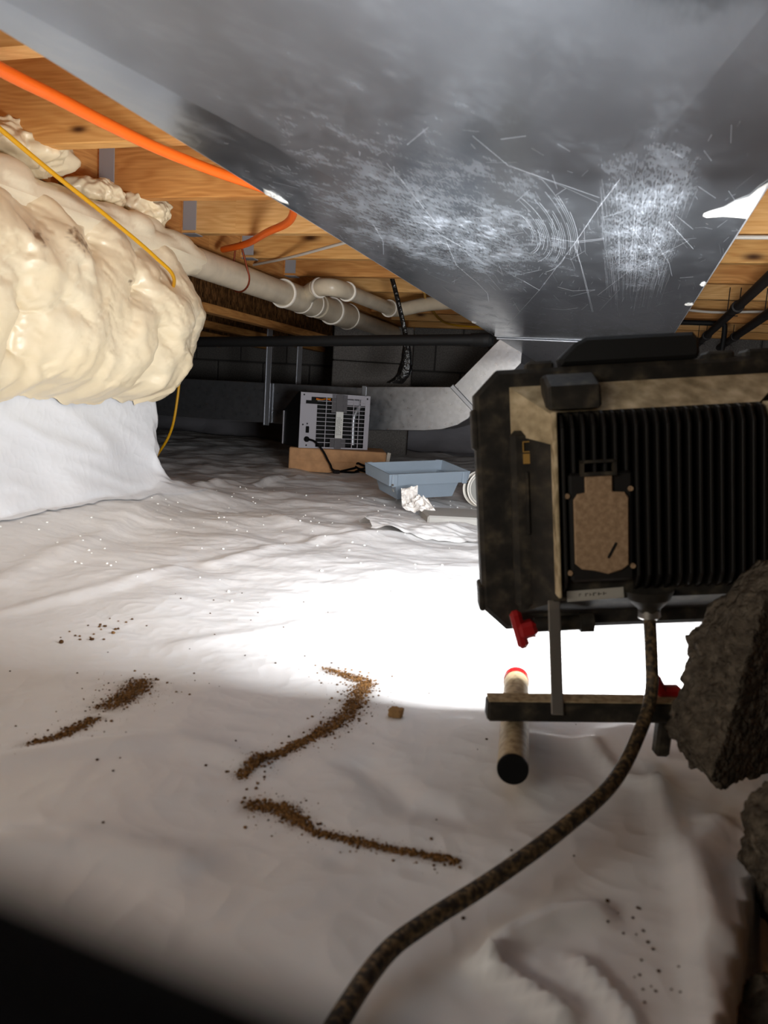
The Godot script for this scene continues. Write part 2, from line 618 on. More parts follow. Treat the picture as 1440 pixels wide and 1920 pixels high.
	M.tan.albedo_texture = noise_tex(noise(64, 0.03, 4), [[0.0, Color(0.54, 0.44, 0.34)], [0.5, Color(0.62, 0.51, 0.40)], [1.0, Color(0.70, 0.59, 0.47)]])
	triplanar(M.tan, 8.0, false)
	M.red = mat(Color(0.62, 0.05, 0.06), 0.4)
	M.red.backlight_enabled = true
	M.red.backlight = Color(0.3, 0.05, 0.02)
	M.cream_tube = mat(Color.WHITE, 0.6, 0, 0.4)
	M.cream_tube.albedo_texture = noise_tex(noise(65, 0.03, 4), [[0.0, Color(0.42, 0.35, 0.25)], [0.5, Color(0.66, 0.58, 0.45)], [1.0, Color(0.75, 0.68, 0.56)]])
	triplanar(M.cream_tube, 6.0, false)
	M.black = mat(Color(0.012, 0.012, 0.012), 0.7, 0, 0.3)
	M.cordm = mat(Color.WHITE, 0.6, 0, 0.4)
	M.cordm.albedo_texture = noise_tex(noise(66, 0.018, 4), [[0.0, Color(0.10, 0.09, 0.075)], [0.45, Color(0.16, 0.135, 0.105)], [0.6, Color(0.42, 0.34, 0.23)], [1.0, Color(0.6, 0.5, 0.36)]], 1024)
	triplanar(M.cordm, 7.0, false)
	M.steel = mat(Color(0.62, 0.6, 0.57), 0.35, 0.85)
	M.lens = mat(Color(0.9, 0.9, 0.9), 0.2)
	M.lens.emission_enabled = true
	M.lens.emission = Color(1, 0.97, 0.92)
	M.lens.emission_energy_multiplier = 3.0
	M.rock = mat(Color.WHITE, 0.95, 0, 0.2)
	M.rock.albedo_texture = noise_tex(noise(67, 0.012, 4), [[0.0, Color(0.22, 0.19, 0.165)], [0.45, Color(0.34, 0.305, 0.265)], [0.75, Color(0.43, 0.39, 0.34)], [1.0, Color(0.54, 0.49, 0.43)]], 1024)
	triplanar(M.rock, 5.0, false)
	relief(M.rock, noise(68, 0.02, 4), 0.9, 1024)
	M.kraft = mat(Color(0.82, 0.63, 0.46), 0.8, 0, 0.2)
	M.kraft.albedo_texture = gray_tex(noise(69, 0.02, 4), 0.88, 1.0)
	triplanar(M.kraft, 2.0, false)
	M.kraft_in = mat(Color(0.45, 0.32, 0.22), 0.9, 0, 0.1)
	M.dehu_face = mat(Color(0.74, 0.73, 0.76), 0.4, 0.15)
	M.dehu_side = mat(Color(0.055, 0.05, 0.055), 0.45, 0.3)
	M.dehu_in = mat(Color(0.02, 0.02, 0.022), 0.8)
	M.dehu_bar = mat(Color(0.42, 0.41, 0.42), 0.45, 0.3)
	M.bin = mat(Color(0.56, 0.61, 0.66), 0.42, 0, 0.5)
	M.paper = mat(Color(0.92, 0.9, 0.88), 0.55, 0, 0.4)
	M.eps = mat(Color(0.70, 0.69, 0.67), 0.9, 0, 0.2)
	M.crumb = mat(Color.WHITE, 1.0, 0, 0.1)
	M.crumb.vertex_color_use_as_albedo = true
	M.white_bit = mat(Color(0.95, 0.93, 0.9), 0.7)

# ---------------------------------------------------------------- ground sheet
# folds of the sheet: height, width, then x, z pairs
const FOLDS := [
	[0.010, 0.012, 0.074, -0.794, 0.092, -0.608, 0.096, -0.44],
	[0.012, 0.014, 0.124, -0.739, 0.100, -0.662, 0.106, -0.56],
	[0.013, 0.009, -0.049, -0.477, -0.037, -0.51, -0.009, -0.539, 0.021, -0.555],
	[0.013, 0.008, -0.049, -0.477, -0.02, -0.463, 0.004, -0.451],
	[0.010, 0.006, 0.01, -0.50, 0.04, -0.47, 0.05, -0.44],
	[-0.007, 0.022, -0.213, -0.714, -0.154, -0.664, -0.102, -0.661, -0.061, -0.689],
	[0.010, 0.030, -1.046, -1.102, -1.114, -1.336, -1.223, -1.709, -1.38, -2.15],
	[0.014, 0.025, -1.394, -2.142, -1.414, -2.599, -1.38, -3.23],
	[0.012, 0.03, -1.067, -2.136, -0.849, -2.005, -0.69, -1.969],
	[0.008, 0.025, -0.922, -0.971, -0.882, -1.113, -0.858, -1.383],
	[0.010, 0.03, -0.82, -1.471, -0.721, -1.85, -0.432, -2.165],
	[0.006, 0.025, -0.581, -0.97, -0.501, -1.074, -0.44, -1.25],
	[0.008, 0.020, -0.547, -0.574, -0.47, -0.635, -0.414, -0.675, -0.326, -0.675],
	[0.009, 0.022, -0.058, -0.841, -0.005, -0.85, 0.047, -0.921],
	[0.007, 0.012, 0.006, -0.855, 0.035, -0.801, 0.072, -0.793],
	[0.008, 0.025, -0.44, -0.461, -0.388, -0.492, -0.305, -0.502],
]
# dirt trails: half width, then x, z pairs
const TRAILS := [
	[0.014, -0.353, -0.972, -0.318, -0.960, -0.293, -0.950, -0.286, -0.90, -0.276, -0.845, -0.286, -0.77],
	[0.008, -0.286, -0.775, -0.303, -0.715, -0.314, -0.687, -0.323, -0.645],
	[0.010, -0.290, -0.606, -0.272, -0.61, -0.255, -0.609, -0.238, -0.597],
	[0.005, -0.245, -0.604, -0.219, -0.586, -0.19, -0.586, -0.166, -0.587, -0.13, -0.588, -0.092, -0.589],
	[0.018, -0.552, -0.815, -0.535, -0.763, -0.537, -0.725],
	[0.010, -0.527, -0.69, -0.529, -0.655, -0.529, -0.628, -0.544, -0.614],
]
var n_low: FastNoiseLite
var n_mid: FastNoiseLite
var n_ridge: FastNoiseLite

func seg_dist(p: Vector2, a: Vector2, b: Vector2) -> float:
	var ab := b - a
	var t := clampf((p - a).dot(ab) / maxf(ab.length_squared(), 1e-9), 0.0, 1.0)
	return p.distance_to(a + ab * t)

func path_dist(p: Vector2, f: Array, from: int) -> float:
	var d := 1e9
	for k in range(from, f.size() - 2, 2):
		d = minf(d, seg_dist(p, Vector2(f[k], f[k + 1]), Vector2(f[k + 2], f[k + 3])))
	return d

func sheet_edge_x(z: float) -> float:
	# the sheet stops short of the stones on the near right
	return 0.147 + (z + 0.661) * -0.246 + 0.004 * n_mid.get_noise_2d(3.0, z * 3.0)

func floor_y(x: float, z: float) -> float:
	var far := clampf((-z - 0.7) / 1.6, 0.0, 1.0)
	var y := n_low.get_noise_2d(x, z) * (0.010 + 0.012 * far)
	var wx := x + 0.10 * n_low.get_noise_2d(x + 9.0, z)
	var r := n_ridge.get_noise_2d(wx * 0.8 + z * 0.35, z * 1.5 - x * 0.3)
	y += (r * 0.5 + 0.5) * (0.003 + 0.006 * far)
	y += n_mid.get_noise_2d(x * 0.8, z * 1.6) * (0.0012 + 0.003 * far)
	y += 0.045 * smoothstep(-1.05, -1.5, x) * smoothstep(-2.9, -2.2, z)
	y += 0.025 * smoothstep(-3.6, -4.6, z)
	if z > -3.4:
		var p := Vector2(x, z)
		for f in FOLDS:
			if absf(x - f[2]) > 1.2: continue
			var d := path_dist(p, f, 2)
			if d < f[1] * 3.0:
				y += f[0] * exp(-d * d / (f[1] * f[1]))
	return y - 0.008

func build_sheet() -> void:
	var nu := 440
	var nv := 560
	var P := PackedVector3Array(); P.resize(nu * nv)
	var U := PackedVector2Array(); U.resize(nu * nv)
	var C := PackedColorArray(); C.resize(nu * nv)
	var white := Color(0.80, 0.79, 0.785)
	var dirt := Color(0.14, 0.075, 0.03)
	var stain := noise(91, 6.0, 4)
	for j in nv:
		var t := float(j) / (nv - 1)
		var z := 0.34 - (1.6 * t + 4.33 * pow(t, 2.2))
		for i in nu:
			var s := float(i) / (nu - 1) * 2.0 - 1.0
			var x := -0.3 + (0.9 * s + (2.69 if s < 0.0 else 1.98) * signf(s) * pow(absf(s), 2.5))
			var y := floor_y(x, z)
			if z > -0.80 and x > 0.02:
				var over := x - sheet_edge_x(z)
				# the sheet's edge hangs into the gap in front of the stones
				y -= 0.12 * smoothstep(0.0, 0.012, over) * smoothstep(-0.80, -0.72, z)
			var k := j * nu + i
			P[k] = Vector3(x, y, z)
			U[k] = Vector2(x, z)
			var c := white
			if z > -1.3 and x > -0.8 and x < 0.1:
				var p := Vector2(x, z)
				var a := 0.0
				for f in TRAILS:
					var d: float = path_dist(p, f, 1) / f[0]
					if d < 4.0:
						a = maxf(a, clampf(0.8 * exp(-d * d * 0.9) + 0.16 * exp(-d * d * 0.15), 0, 1) * clampf(0.75 + 0.9 * stain.get_noise_2d(x * 8.0, z * 8.0), 0, 1))
				a = maxf(a, 0.10 * clampf(stain.get_noise_2d(x, z) - 0.12, 0, 1))
				c = white.lerp(dirt, clampf(a, 0, 0.92))
			C[k] = c
	var b := MB.new()
	b.grid(P, nu, nv, U, C)
	var o := obj("plastic_ground_sheet", b, M.poly)
	tag(o, "white plastic vapour barrier spread wrinkled over the whole crawl space ground", "plastic sheet")

func build_wall_sheet() -> void:
	# white plastic hung on the stub wall under the foam, round its end, with a small foot on the ground
	var path := []
	for k in 100: path.append([Vector2(-1.447, 0.3 - 2.45 * k / 99.0), Vector2(1, 0)])
	for k in range(1, 16):
		var a := PI * 0.5 * k / 16.0
		path.append([Vector2(-1.507 + 0.06 * cos(a), -2.15 - 0.06 * sin(a)), Vector2(cos(a), -sin(a))])
	for k in 12: path.append([Vector2(-1.507 - 0.02 * k, -2.21), Vector2(0, -1)])
	var nu := path.size()
	var nv := 40
	var P := PackedVector3Array()
	var U := PackedVector2Array()
	var C := PackedColorArray()
	var nf := noise(92, 1.2, 3)
	var nr := noise(93, 2.2, 2, FastNoiseLite.TYPE_SIMPLEX_SMOOTH, FastNoiseLite.FRACTAL_RIDGED)
	for j in nv:
		var v := float(j) / (nv - 1)
		for i in nu:
			var q: Vector2 = path[i][0]
			var d: Vector2 = path[i][1]
			var corner := exp(-pow((i - 104) / 9.0, 2))
			var flare := 0.03 + 0.13 * corner
			var h := lerpf(0.35, 0.0, minf(v / 0.86, 1.0))
			var off := 0.004 + 0.02 * v * (1.0 + nf.get_noise_2d(i * 0.02, h * 1.5)) + 0.016 * nr.get_noise_2d(i * 0.02 + h * 1.1, h * 2.0 + i * 0.006) * (0.3 + v)
			off += flare * pow(v, 8.0)
			var xz := q + d * off
			var y := floor_y(xz.x, xz.y) + 0.004 + h
			if v < 0.3: y = lerpf(0.35 + 0.004 * sin(i * 0.7), y, v / 0.3)
			P.append(Vector3(xz.x, y, xz.y))
			U.append(Vector2(i * 0.025, h))
			C.append(Color(0.84, 0.84, 0.86))
	var b := MB.new()
	b.grid(P, nu, nv, U, C)
	tag(obj("plastic_wall_sheet", b, M.poly), "white plastic sheet hanging on the stub wall below the spray foam", "plastic sheet")

func build_back_sheet() -> void:
	var nu := 180
	var nv := 16
	var P := PackedVector3Array()
	var U := PackedVector2Array()
	var C := PackedColorArray()
	var nf := noise(94, 1.5, 3)
	for j in nv:
		var v := float(j) / (nv - 1)
		for i in nu:
			var x := lerpf(-3.85, 2.5, float(i) / (nu - 1))
			var h := lerpf(0.34 + 0.03 * nf.get_noise_2d(x, 0.0), 0.0, minf(v / 0.8, 1.0))
			var off := 0.02 + 0.05 * v * (1.0 + nf.get_noise_2d(x * 1.5, h * 2.0)) + 0.30 * pow(v, 5.0)
			P.append(Vector3(x, floor_y(x, -5.6 + off) + 0.004 + h, -5.60 + off))
			U.append(Vector2(x, h))
			C.append(Color(0.34, 0.33, 0.36))  # white sheet darkened here: the shade at the far end is in its colour
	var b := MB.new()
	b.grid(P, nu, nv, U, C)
	tag(obj("plastic_wall_sheet", b, M.poly), "plastic sheet lapped up the foot of the far block wall, its colour darkened for shade", "plastic sheet")

func build_foam() -> void:
	var path := []
	for k in 150: path.append([Vector2(-1.44, -0.55 - 1.48 * k / 149.0), Vector2(1, 0)])
	for k in range(1, 70):
		var a := PI * 0.55 * k / 70.0
		path.append([Vector2(-1.50 + 0.06 * cos(a), -2.03 - 0.06 * sin(a)), Vector2(cos(a), -sin(a))])
	for k in range(1, 30): path.append([Vector2(-1.50 - 0.008 * k, -2.09), Vector2(0, -1)])
	var nu := path.size()
	var nv := 170
	var r := RandomNumberGenerator.new()
	r.seed = 77
	var lumps := []
	for k in 210:
		var big := r.randf() < 0.5
		var a := r.randf_range(0.055, 0.095) if big else r.randf_range(0.022, 0.045)
		lumps.append([r.randf_range(0, 2.05), r.randf_range(-0.02, 1.0), a, a * r.randf_range(1.0, 1.9), a * r.randf_range(0.35, 0.6), r.randf_range(-0.5, 0.5)])
	var w1 := noise(78, 5.0, 3)
	var w2 := noise(79, 14.0, 3)
	# arc length along the path
	var L := [0.0]
	for i in range(1, nu): L.append(L[-1] + path[i][0].distance_to(path[i - 1][0]) * (2.6 if i > 150 and i < 219 else 1.0))
	var P := PackedVector3Array(); P.resize(nu * nv)
	var U := PackedVector2Array(); U.resize(nu * nv)
	var C := PackedColorArray(); C.resize(nu * nv)
	for i in nu:
		var q: Vector2 = path[i][0]
		var d: Vector2 = path[i][1]
		var s: float = L[i]
		var near := []
		for l in lumps:
			if absf(l[0] - s) < l[2] * 1.5 + 0.06: near.append(l)
		for j in nv:
			var v := float(j) / (nv - 1)
			# profile: tight at the lower rim, fat belly, back in towards the pipe and the wall top
			var y := 0.315 + 0.52 * v + 0.028 * w1.get_noise_2d(s * 1.6, 4.0) * (1.0 - v)
			var belly := 0.15 * pow(sin(PI * clampf(v * 0.86 + 0.10, 0, 1)), 0.75)
			if v < 0.12: belly = lerpf(0.015, belly, smoothstep(0.0, 0.12, v))
			if v > 0.9: belly = lerpf(belly, -0.02, smoothstep(0.9, 1.0, v))
			var su := s + 0.022 * w1.get_noise_2d(s * 1.2, v)
			var sv := v * 0.52 + 0.022 * w1.get_noise_2d(s * 1.2 + 7.0, v)
			var h := 0.0
			for l in near:
				var du: float = (su - l[0] + l[5] * (sv - l[1] * 0.52)) / l[2]
				var dv: float = (sv - l[1] * 0.52) / l[3]
				var e := du * du + dv * dv
				if e < 1.0:
					var hh: float = l[4] * pow(1.0 - e, 0.55)
					# soft union keeps creases but no steps
					h = maxf(h, hh) + 0.22 * minf(h, hh)
			var off := belly + minf(h, 0.075) * smoothstep(0.0, 0.05, v) + 0.010 * w1.get_noise_2d(s, v * 0.6) + 0.0022 * w2.get_noise_2d(s, v * 0.52)
			var xz := q + d * maxf(off, -0.02)
			var k := j * nu + i
			P[k] = Vector3(xz.x, y - 0.25 * h * (1.0 - v), xz.y)
			U[k] = Vector2(s, v)
			var tone := 0.5 + 0.5 * w1.get_noise_2d(s * 0.8, v * 0.5 + 3.0)
			var cl := Color(1, 1, 1).lerp(Color(1.0, 0.92, 0.78), clampf(tone * 0.7, 0, 1))
			# dark brown spots coloured in for small holes
			for pit in [[1.03, 0.735, 0.020], [0.88, 0.70, 0.012], [0.80, 0.10, 0.012], [1.25, 0.62, 0.006]]:
				var pd: float = Vector2((s - pit[0]) * 0.6, (v - pit[1]) * 0.52).length() / pit[2]
				cl = cl.lerp(Color(0.16, 0.08, 0.03), 0.85 * clampf(1.4 - pd + 1.2 * w2.get_noise_2d(s * 3.0, v * 2.0), 0, 1))
			C[k] = cl
	var b := MB.new()
	b.grid(P, nu, nv, U, C)
	var o := obj("spray_foam", b, M.foam)
	tag(o, "thick bulging cream spray foam over the top of the stub wall", "spray foam")
	# foam that runs on along the drain pipe
	b = MB.new()
	var rows := 150
	var sides := 40
	var PP := PackedVector3Array()
	var UU := PackedVector2Array()
	var CC := PackedColorArray()
	var pw := noise(80, 5.0, 3)
	var pl := []
	for k in 26: pl.append([r.randf_range(-2.3, -0.5), r.randf_range(0.6, 3.6), r.randf_range(0.03, 0.075), r.randf_range(0.012, 0.03)])
	for j in rows:
		var t := float(j) / (rows - 1)
		var z := lerpf(-0.5, -2.27, t)
		for s in sides + 1:
			var a := TAU * s / sides
			var rr := 0.057 + 0.007 * pw.get_noise_2d(z * 0.7, sin(a) * 0.4)
			for l in pl:
				var da := wrapf(a - l[1], -PI, PI) * 0.06
				var e: float = (pow((z - l[0]) / 1.5, 2) + da * da) / (l[2] * l[2])
				if e < 1.0: rr = maxf(rr, 0.055 + l[3] * pow(1.0 - e, 0.55))
			rr = lerpf(rr, 0.046, smoothstep(0.95, 1.0, t + 0.02 * pw.get_noise_2d(sin(a) * 0.15, cos(a) * 0.15)))
			PP.append(Vector3(-1.37 + cos(a) * rr, 0.772 + sin(a) * rr, z))
			UU.append(Vector2(z, a * 0.05))
			CC.append(Color.WHITE)
	b.grid(PP, sides + 1, rows, UU, CC, true)
	obj("pipe_cover", b, M.foam, o, "smooth foam skin along the drain pipe")
	var spots := [
		[Vector3(-1.43, 0.895, -1.56), Vector3(0.10, 0.055, 0.13), "cream foam lump in the corner of the joists above the drain pipe"],
		[Vector3(-1.43, 0.868, -1.85), Vector3(0.065, 0.04, 0.09), "small cream foam lump behind the yellow cable above the pipe"],
		[Vector3(-1.41, 0.878, -2.05), Vector3(0.07, 0.050, 0.095), "knobbly cream foam lump above the pipe, beside bare joists"],
	]
	for k in 3:
		var sp: Array = spots[k]
		var ln := noise(85 + k, 0.9, 3)
		var sz: Vector3 = sp[1]
		var lb := MB.new()
		lb.star(26, func(d: Vector3) -> float:
			var e := 1.0 / sqrt(pow(d.x / sz.x, 2) + pow(d.y / sz.y, 2) + pow(d.z / sz.z, 2))
			var f := 1.0 + 0.40 * ln.get_noise_3d(d.x, d.y, d.z) + 0.25 * absf(ln.get_noise_3d(d.x * 1.7 + 5.0, d.y * 1.7, d.z * 1.7))
			return e * f)
		lb.c.resize(lb.v.size()); lb.c.fill(Color(1, 0.97, 0.9))
		var lo := obj("foam_lump", lb, M.foam)
		lo.position = sp[0]
		tag(lo, sp[2], "spray foam", "foam lumps above the drain pipe")

# ---------------------------------------------------------------- shell
func build_shell() -> void:
	var b := MB.new()
	b.box(T(-0.65, -0.30, -2.65), Vector3(6.7, 0.20, 6.3))
	struct("floor", b, M.soil, "dark soil under the white ground sheet", "floor")
	b = MB.new()
	b.box(T(-0.65, 1.145, -2.65), Vector3(6.7, 0.04, 6.3))
	var ceil := struct("ceiling", b, M.woods[1], "underside of the wooden floor deck on orange brown joists", "ceiling")
	var zs := [-0.25, -0.68, -1.105, -1.54, -1.985, -2.43, -2.86, -3.27, -3.70, -4.12, -4.54, -4.96, -5.38]
	for k in zs.size():
		b = MB.new()
		b.uvoff = Vector2(k * 0.73, k * 0.117)
		b.box(T(0.53, 1.0075, zs[k]), Vector3(4.08, 0.235, 0.040), 0.003)
		obj("joist", b, M.woods[k % 3], ceil)
		# joist hanger of galvanised plate at the beam end
		if k >= 3 and k < 8:
			b = MB.new()
			for s in [-1, 1]:
				b.box(T(-1.475, 0.975, zs[k] + s * 0.0225), Vector3(0.05, 0.15, 0.003))
			b.box(T(-1.475, 0.8885, zs[k]), Vector3(0.05, 0.003, 0.048))
			obj("joist_hanger", b, M.plate, ceil)
	b = MB.new()
	b.box(T(-1.555, 1.0, -2.60), Vector3(0.09, 0.25, 5.9), 0.004)
	obj("beam", b, M.woods[1], ceil)
	b = MB.new()
	b.box(T(-1.55, 0.33, -0.90), Vector3(0.20, 1.06, 2.50))
	struct("wall_inner", b, M.block, "low concrete stub wall behind the foam and the hanging sheet", "wall")
	b = MB.new()
	b.box(T(-3.98, 0.45, -2.65), Vector3(0.2, 1.4, 6.3))
	struct("wall_left", b, M.block, "dark foundation wall far to the left", "wall")
	b = MB.new()
	b.box(T(2.68, 0.45, -2.65), Vector3(0.2, 1.4, 6.3))
	struct("wall_right", b, M.block, "dark foundation wall far to the right", "wall")
	b = MB.new()
	# foundation wall behind the viewer; the opening at left is added for the fill light
	b.box(T(-0.65, 0.055, 0.47), Vector3(6.7, 0.61, 0.2))
	b.box(T(-0.65, 0.97, 0.47), Vector3(6.7, 0.34, 0.2))
	b.box(T(-2.675, 0.58, 0.47), Vector3(2.65, 0.44, 0.2))
	b.box(T(1.225, 0.58, 0.47), Vector3(2.95, 0.44, 0.2))
	struct("wall_front", b, M.block, "foundation wall behind the viewer", "wall")
	# black slab added close to the lens to darken the bottom left corner
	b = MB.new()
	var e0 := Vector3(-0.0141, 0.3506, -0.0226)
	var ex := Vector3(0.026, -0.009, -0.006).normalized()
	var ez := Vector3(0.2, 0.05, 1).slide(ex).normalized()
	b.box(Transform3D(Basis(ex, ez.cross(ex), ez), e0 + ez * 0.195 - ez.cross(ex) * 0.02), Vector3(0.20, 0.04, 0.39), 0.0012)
	tag(obj("dark_corner_slab", b, M.black), "black slab added right before the viewer to darken the bottom left corner", "plastic sheet")
	b = MB.new()
	b.box(T(-0.65, 0.45, -5.74), Vector3(6.7, 1.4, 0.2))
	var back := struct("wall_back", b, M.mortar, "concrete block foundation wall at the far end", "wall")
	var shapes := []
	for k in 3:
		b = MB.new()
		b.box(Transform3D.IDENTITY, Vector3(0.388, 0.19, 0.03), 0.006 + 0.002 * k)
		shapes.append(b.mesh())
	for row in 6:
		for col in 17:
			var x := -3.75 + col * 0.398 + (0.2 if row % 2 else 0.0)
			if x > 2.5: continue
			var o := MeshInstance3D.new()
			o.name = "block"
			o.mesh = shapes[(row * 5 + col * 3) % 3]
			o.material_override = M.block
			o.position = Vector3(x, 0.10 + row * 0.20, -5.632)
			back.add_child(o, true)

func beam_i(x: float, z0: float, z1: float, label: String) -> void:
	var t := thing("floor_beam", label, "beam", T(x, 0.70, 0), "engineered beams in the dark bay")
	var l := z0 - z1
	var zc := (z0 + z1) * 0.5
	var b := MB.new()
	b.box(T(0, 0.019, zc), Vector3(0.06, 0.038, l), 0.003)
	obj("lower_flange", b, M.woods[1], t)
	b = MB.new()
	b.box(T(0, 0.16, zc), Vector3(0.012, 0.25, l))
	obj("web", b, M.osb, t)
	b = MB.new()
	b.box(T(0, 0.30, zc), Vector3(0.06, 0.038, l), 0.003)
	obj("upper_flange", b, M.woods[1], t)

# ---------------------------------------------------------------- ducts
func build_main_duct() -> void:
	var t := thing("air_duct", "large galvanised air duct overhead, scratched, with cross-broken underside", "duct")
	var top := 0.885
	var b := MB.new()
	var c := Vector3(-0.205, DY - 0.014, -1.77)
	var q := [Vector3(DX0, DY, DZ0), Vector3(DX1, DY, DZ0), Vector3(DX1, DY, DZ1), Vector3(DX0, DY, DZ1)]
	var uvf := func(p: Vector3) -> Vector2: return Vector2((p.x - DX0) / (DX1 - DX0), (p.z - DZ0) / (DZ1 - DZ0))
	for k in 4:
		var a: Vector3 = q[k]
		var d: Vector3 = q[(k + 1) % 4]
		b.tri(a, c, d, uvf.call(a), uvf.call(c), uvf.call(d))
	obj("underside_panel", b, M.duct, t, "scratched galvanised panel creased corner to corner")
	# sides of that section and the sections before and after it
	b = MB.new()
	for x in [DX0, DX1]:
		b.box(T(x + (0.001 if x == DX0 else -0.001), (DY + top) * 0.5, (DZ0 + DZ1) * 0.5), Vector3(0.002, top - DY, DZ0 - DZ1))
	b.box(T((DX0 + DX1) * 0.5, top, (DZ0 + DZ1) * 0.5), Vector3(DX1 - DX0, 0.002, DZ0 - DZ1))
	obj("side_panels", b, M.galv, t)
	b = MB.new()
	b.box(T((DX0 + DX1) * 0.5, (DY + top) * 0.5, (DZ0 + 0.36) * 0.5), Vector3(DX1 - DX0, top - DY, 0.36 - DZ0))
	obj("near_section", b, M.galv, t)
	b = MB.new()
	b.box(T((DX0 + DX1) * 0.5, (DY + top) * 0.5, (DZ1 - 5.55) * 0.5), Vector3(DX1 - DX0, top - DY, 5.55 + DZ1))
	obj("far_section", b, M.galv, t)
	for z in [DZ0, DZ1]:
		b = MB.new()
		b.box(T((DX0 + DX1) * 0.5, DY - 0.004, z), Vector3(DX1 - DX0 + 0.008, 0.006, 0.028), 0.002)
		obj("joint_cleat", b, M.strap, t)
	for s in [-1, 1]:
		b = MB.new()
		b.box(T((DX0 - 0.001) if s < 0 else (DX1 + 0.001), DY + 0.003, -2.6), Vector3(0.004, 0.005, 5.8), 0.001)
		obj("seam_lip", b, M.strap, t)
	# bright reflections on the lower edges, modelled as pale flat lumps
	var glints := [[DX1 - 0.004, -1.75, 0.005, 0.03], [DX1 - 0.008, -2.05, 0.009, 0.014], [DX0 + 0.009, -1.04, 0.007, 0.055], [DX0 + 0.005, -2.62, 0.006, 0.04]]
	for k in glints.size():
		var d: Array = glints[k]
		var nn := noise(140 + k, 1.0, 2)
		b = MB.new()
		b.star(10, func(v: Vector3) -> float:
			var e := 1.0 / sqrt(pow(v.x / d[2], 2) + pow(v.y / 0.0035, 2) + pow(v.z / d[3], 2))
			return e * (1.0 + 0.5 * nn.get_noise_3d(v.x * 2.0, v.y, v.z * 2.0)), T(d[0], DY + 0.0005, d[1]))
		obj("painted_glint", b, M.eps, t, "pale lump standing in for a bright reflection on the duct edge")

	b = MB.new()
	var glint_outline := PackedVector2Array()  # outline of a tapered bright reflection, built as a thin pale plate
	for p in [Vector2(0.134, 1.01), Vector2(0.135, 1.10), Vector2(0.135, 1.185), Vector2(0.122, 1.178), Vector2(0.103, 1.172), Vector2(0.082, 1.178), Vector2(0.072, 1.160), Vector2(0.082, 1.142), Vector2(0.098, 1.125), Vector2(0.108, 1.095), Vector2(0.121, 1.075), Vector2(0.126, 1.04)]: glint_outline.append(p)
	b.prism(glint_outline, -0.0006, 0.0012, Transform3D(Basis(Vector3(1, 0, 0), Vector3(0, 0, -1), Vector3(0, 1, 0)), Vector3(0, DY - 0.0018, 0)), 0.0005)
	obj("painted_glint", b, M.eps, t, "pale tapered plate standing in for a bright reflection on the duct edge")

func build_branch_duct() -> void:
	var t := thing("branch_duct", "galvanised branch duct low across the back, bending up to the main duct", "duct")
	var z0 := -4.36
	var z1 := -4.0
	var b := MB.new()
	b.prism(PackedVector2Array([Vector2(-3.86, 0.175), Vector2(-1.33, 0.205), Vector2(-1.33, 0.428), Vector2(-3.86, 0.405)]), z0, z1, Transform3D.IDENTITY, 0.003)
	obj("straight_section", b, M.galv, t)
	b = MB.new()
	b.prism(PackedVector2Array([Vector2(-1.345, 0.199), Vector2(-1.0, 0.220), Vector2(-0.90, 0.234), Vector2(-0.82, 0.262), Vector2(-0.765, 0.300), Vector2(-0.735, 0.345), Vector2(-0.862, 0.460), Vector2(-1.345, 0.434)]), z0 - 0.005, z1 + 0.005, Transform3D.IDENTITY, 0.003)
	obj("elbow", b, M.galv, t)
	b = MB.new()
	b.prism(PackedVector2Array([Vector2(-0.735, 0.345), Vector2(-0.516, 0.598), Vector2(-0.516, 0.850), Vector2(-0.862, 0.460)]), z0, z1, Transform3D.IDENTITY, 0.003)
	obj("riser", b, M.galv, t)
	b = MB.new()
	b.prism(PackedVector2Array([Vector2(-0.738, 0.331), Vector2(-0.722, 0.349), Vector2(-0.859, 0.474), Vector2(-0.875, 0.456)]), z0 - 0.01, z1 + 0.012, Transform3D.IDENTITY, 0.003)
	obj("seam_collar", b, M.strap, t)
	b = MB.new()
	b.prism(PackedVector2Array([Vector2(-1.36, 0.196), Vector2(-1.335, 0.196), Vector2(-1.335, 0.438), Vector2(-1.36, 0.438)]), z0 - 0.008, z1 + 0.010, Transform3D.IDENTITY, 0.002)
	obj("seam_collar", b, M.strap, t)
	# perforated straps that hang this duct
	for k in 2:
		var x: float = [-1.915, -1.899][k]
		var z: float = [-3.985, -4.372][k]
		b = MB.new()
		b.box(T(x, 0.65, z), Vector3(0.032, 0.93, 0.003), 0.001)
		var s := obj("hanger_strap", b, M.strap)
		tag(s, ["galvanised strap hanging down in front of the low branch duct", "thinner looking galvanised strap hanging behind the low branch duct"][k], "strap", "straps that hang the branch duct")
		for m in 2:
			b = MB.new()
			b.box(T(x + [-0.015, 0.015][m], 0.65, z + 0.003), Vector3(0.004, 0.93, 0.006), 0.001)
			obj("flange", b, M.strap, s)

# ---------------------------------------------------------------- pipes and cables
func ring(b: MB, a: Vector3, d: Vector3, r: float, l: float) -> void:
	b.lathe([Vector2(r - 0.006, 0), Vector2(r, 0.001), Vector2(r + 0.0015, l * 0.5), Vector2(r, l - 0.001), Vector2(r - 0.006, l)], along(a, a + d), 32)

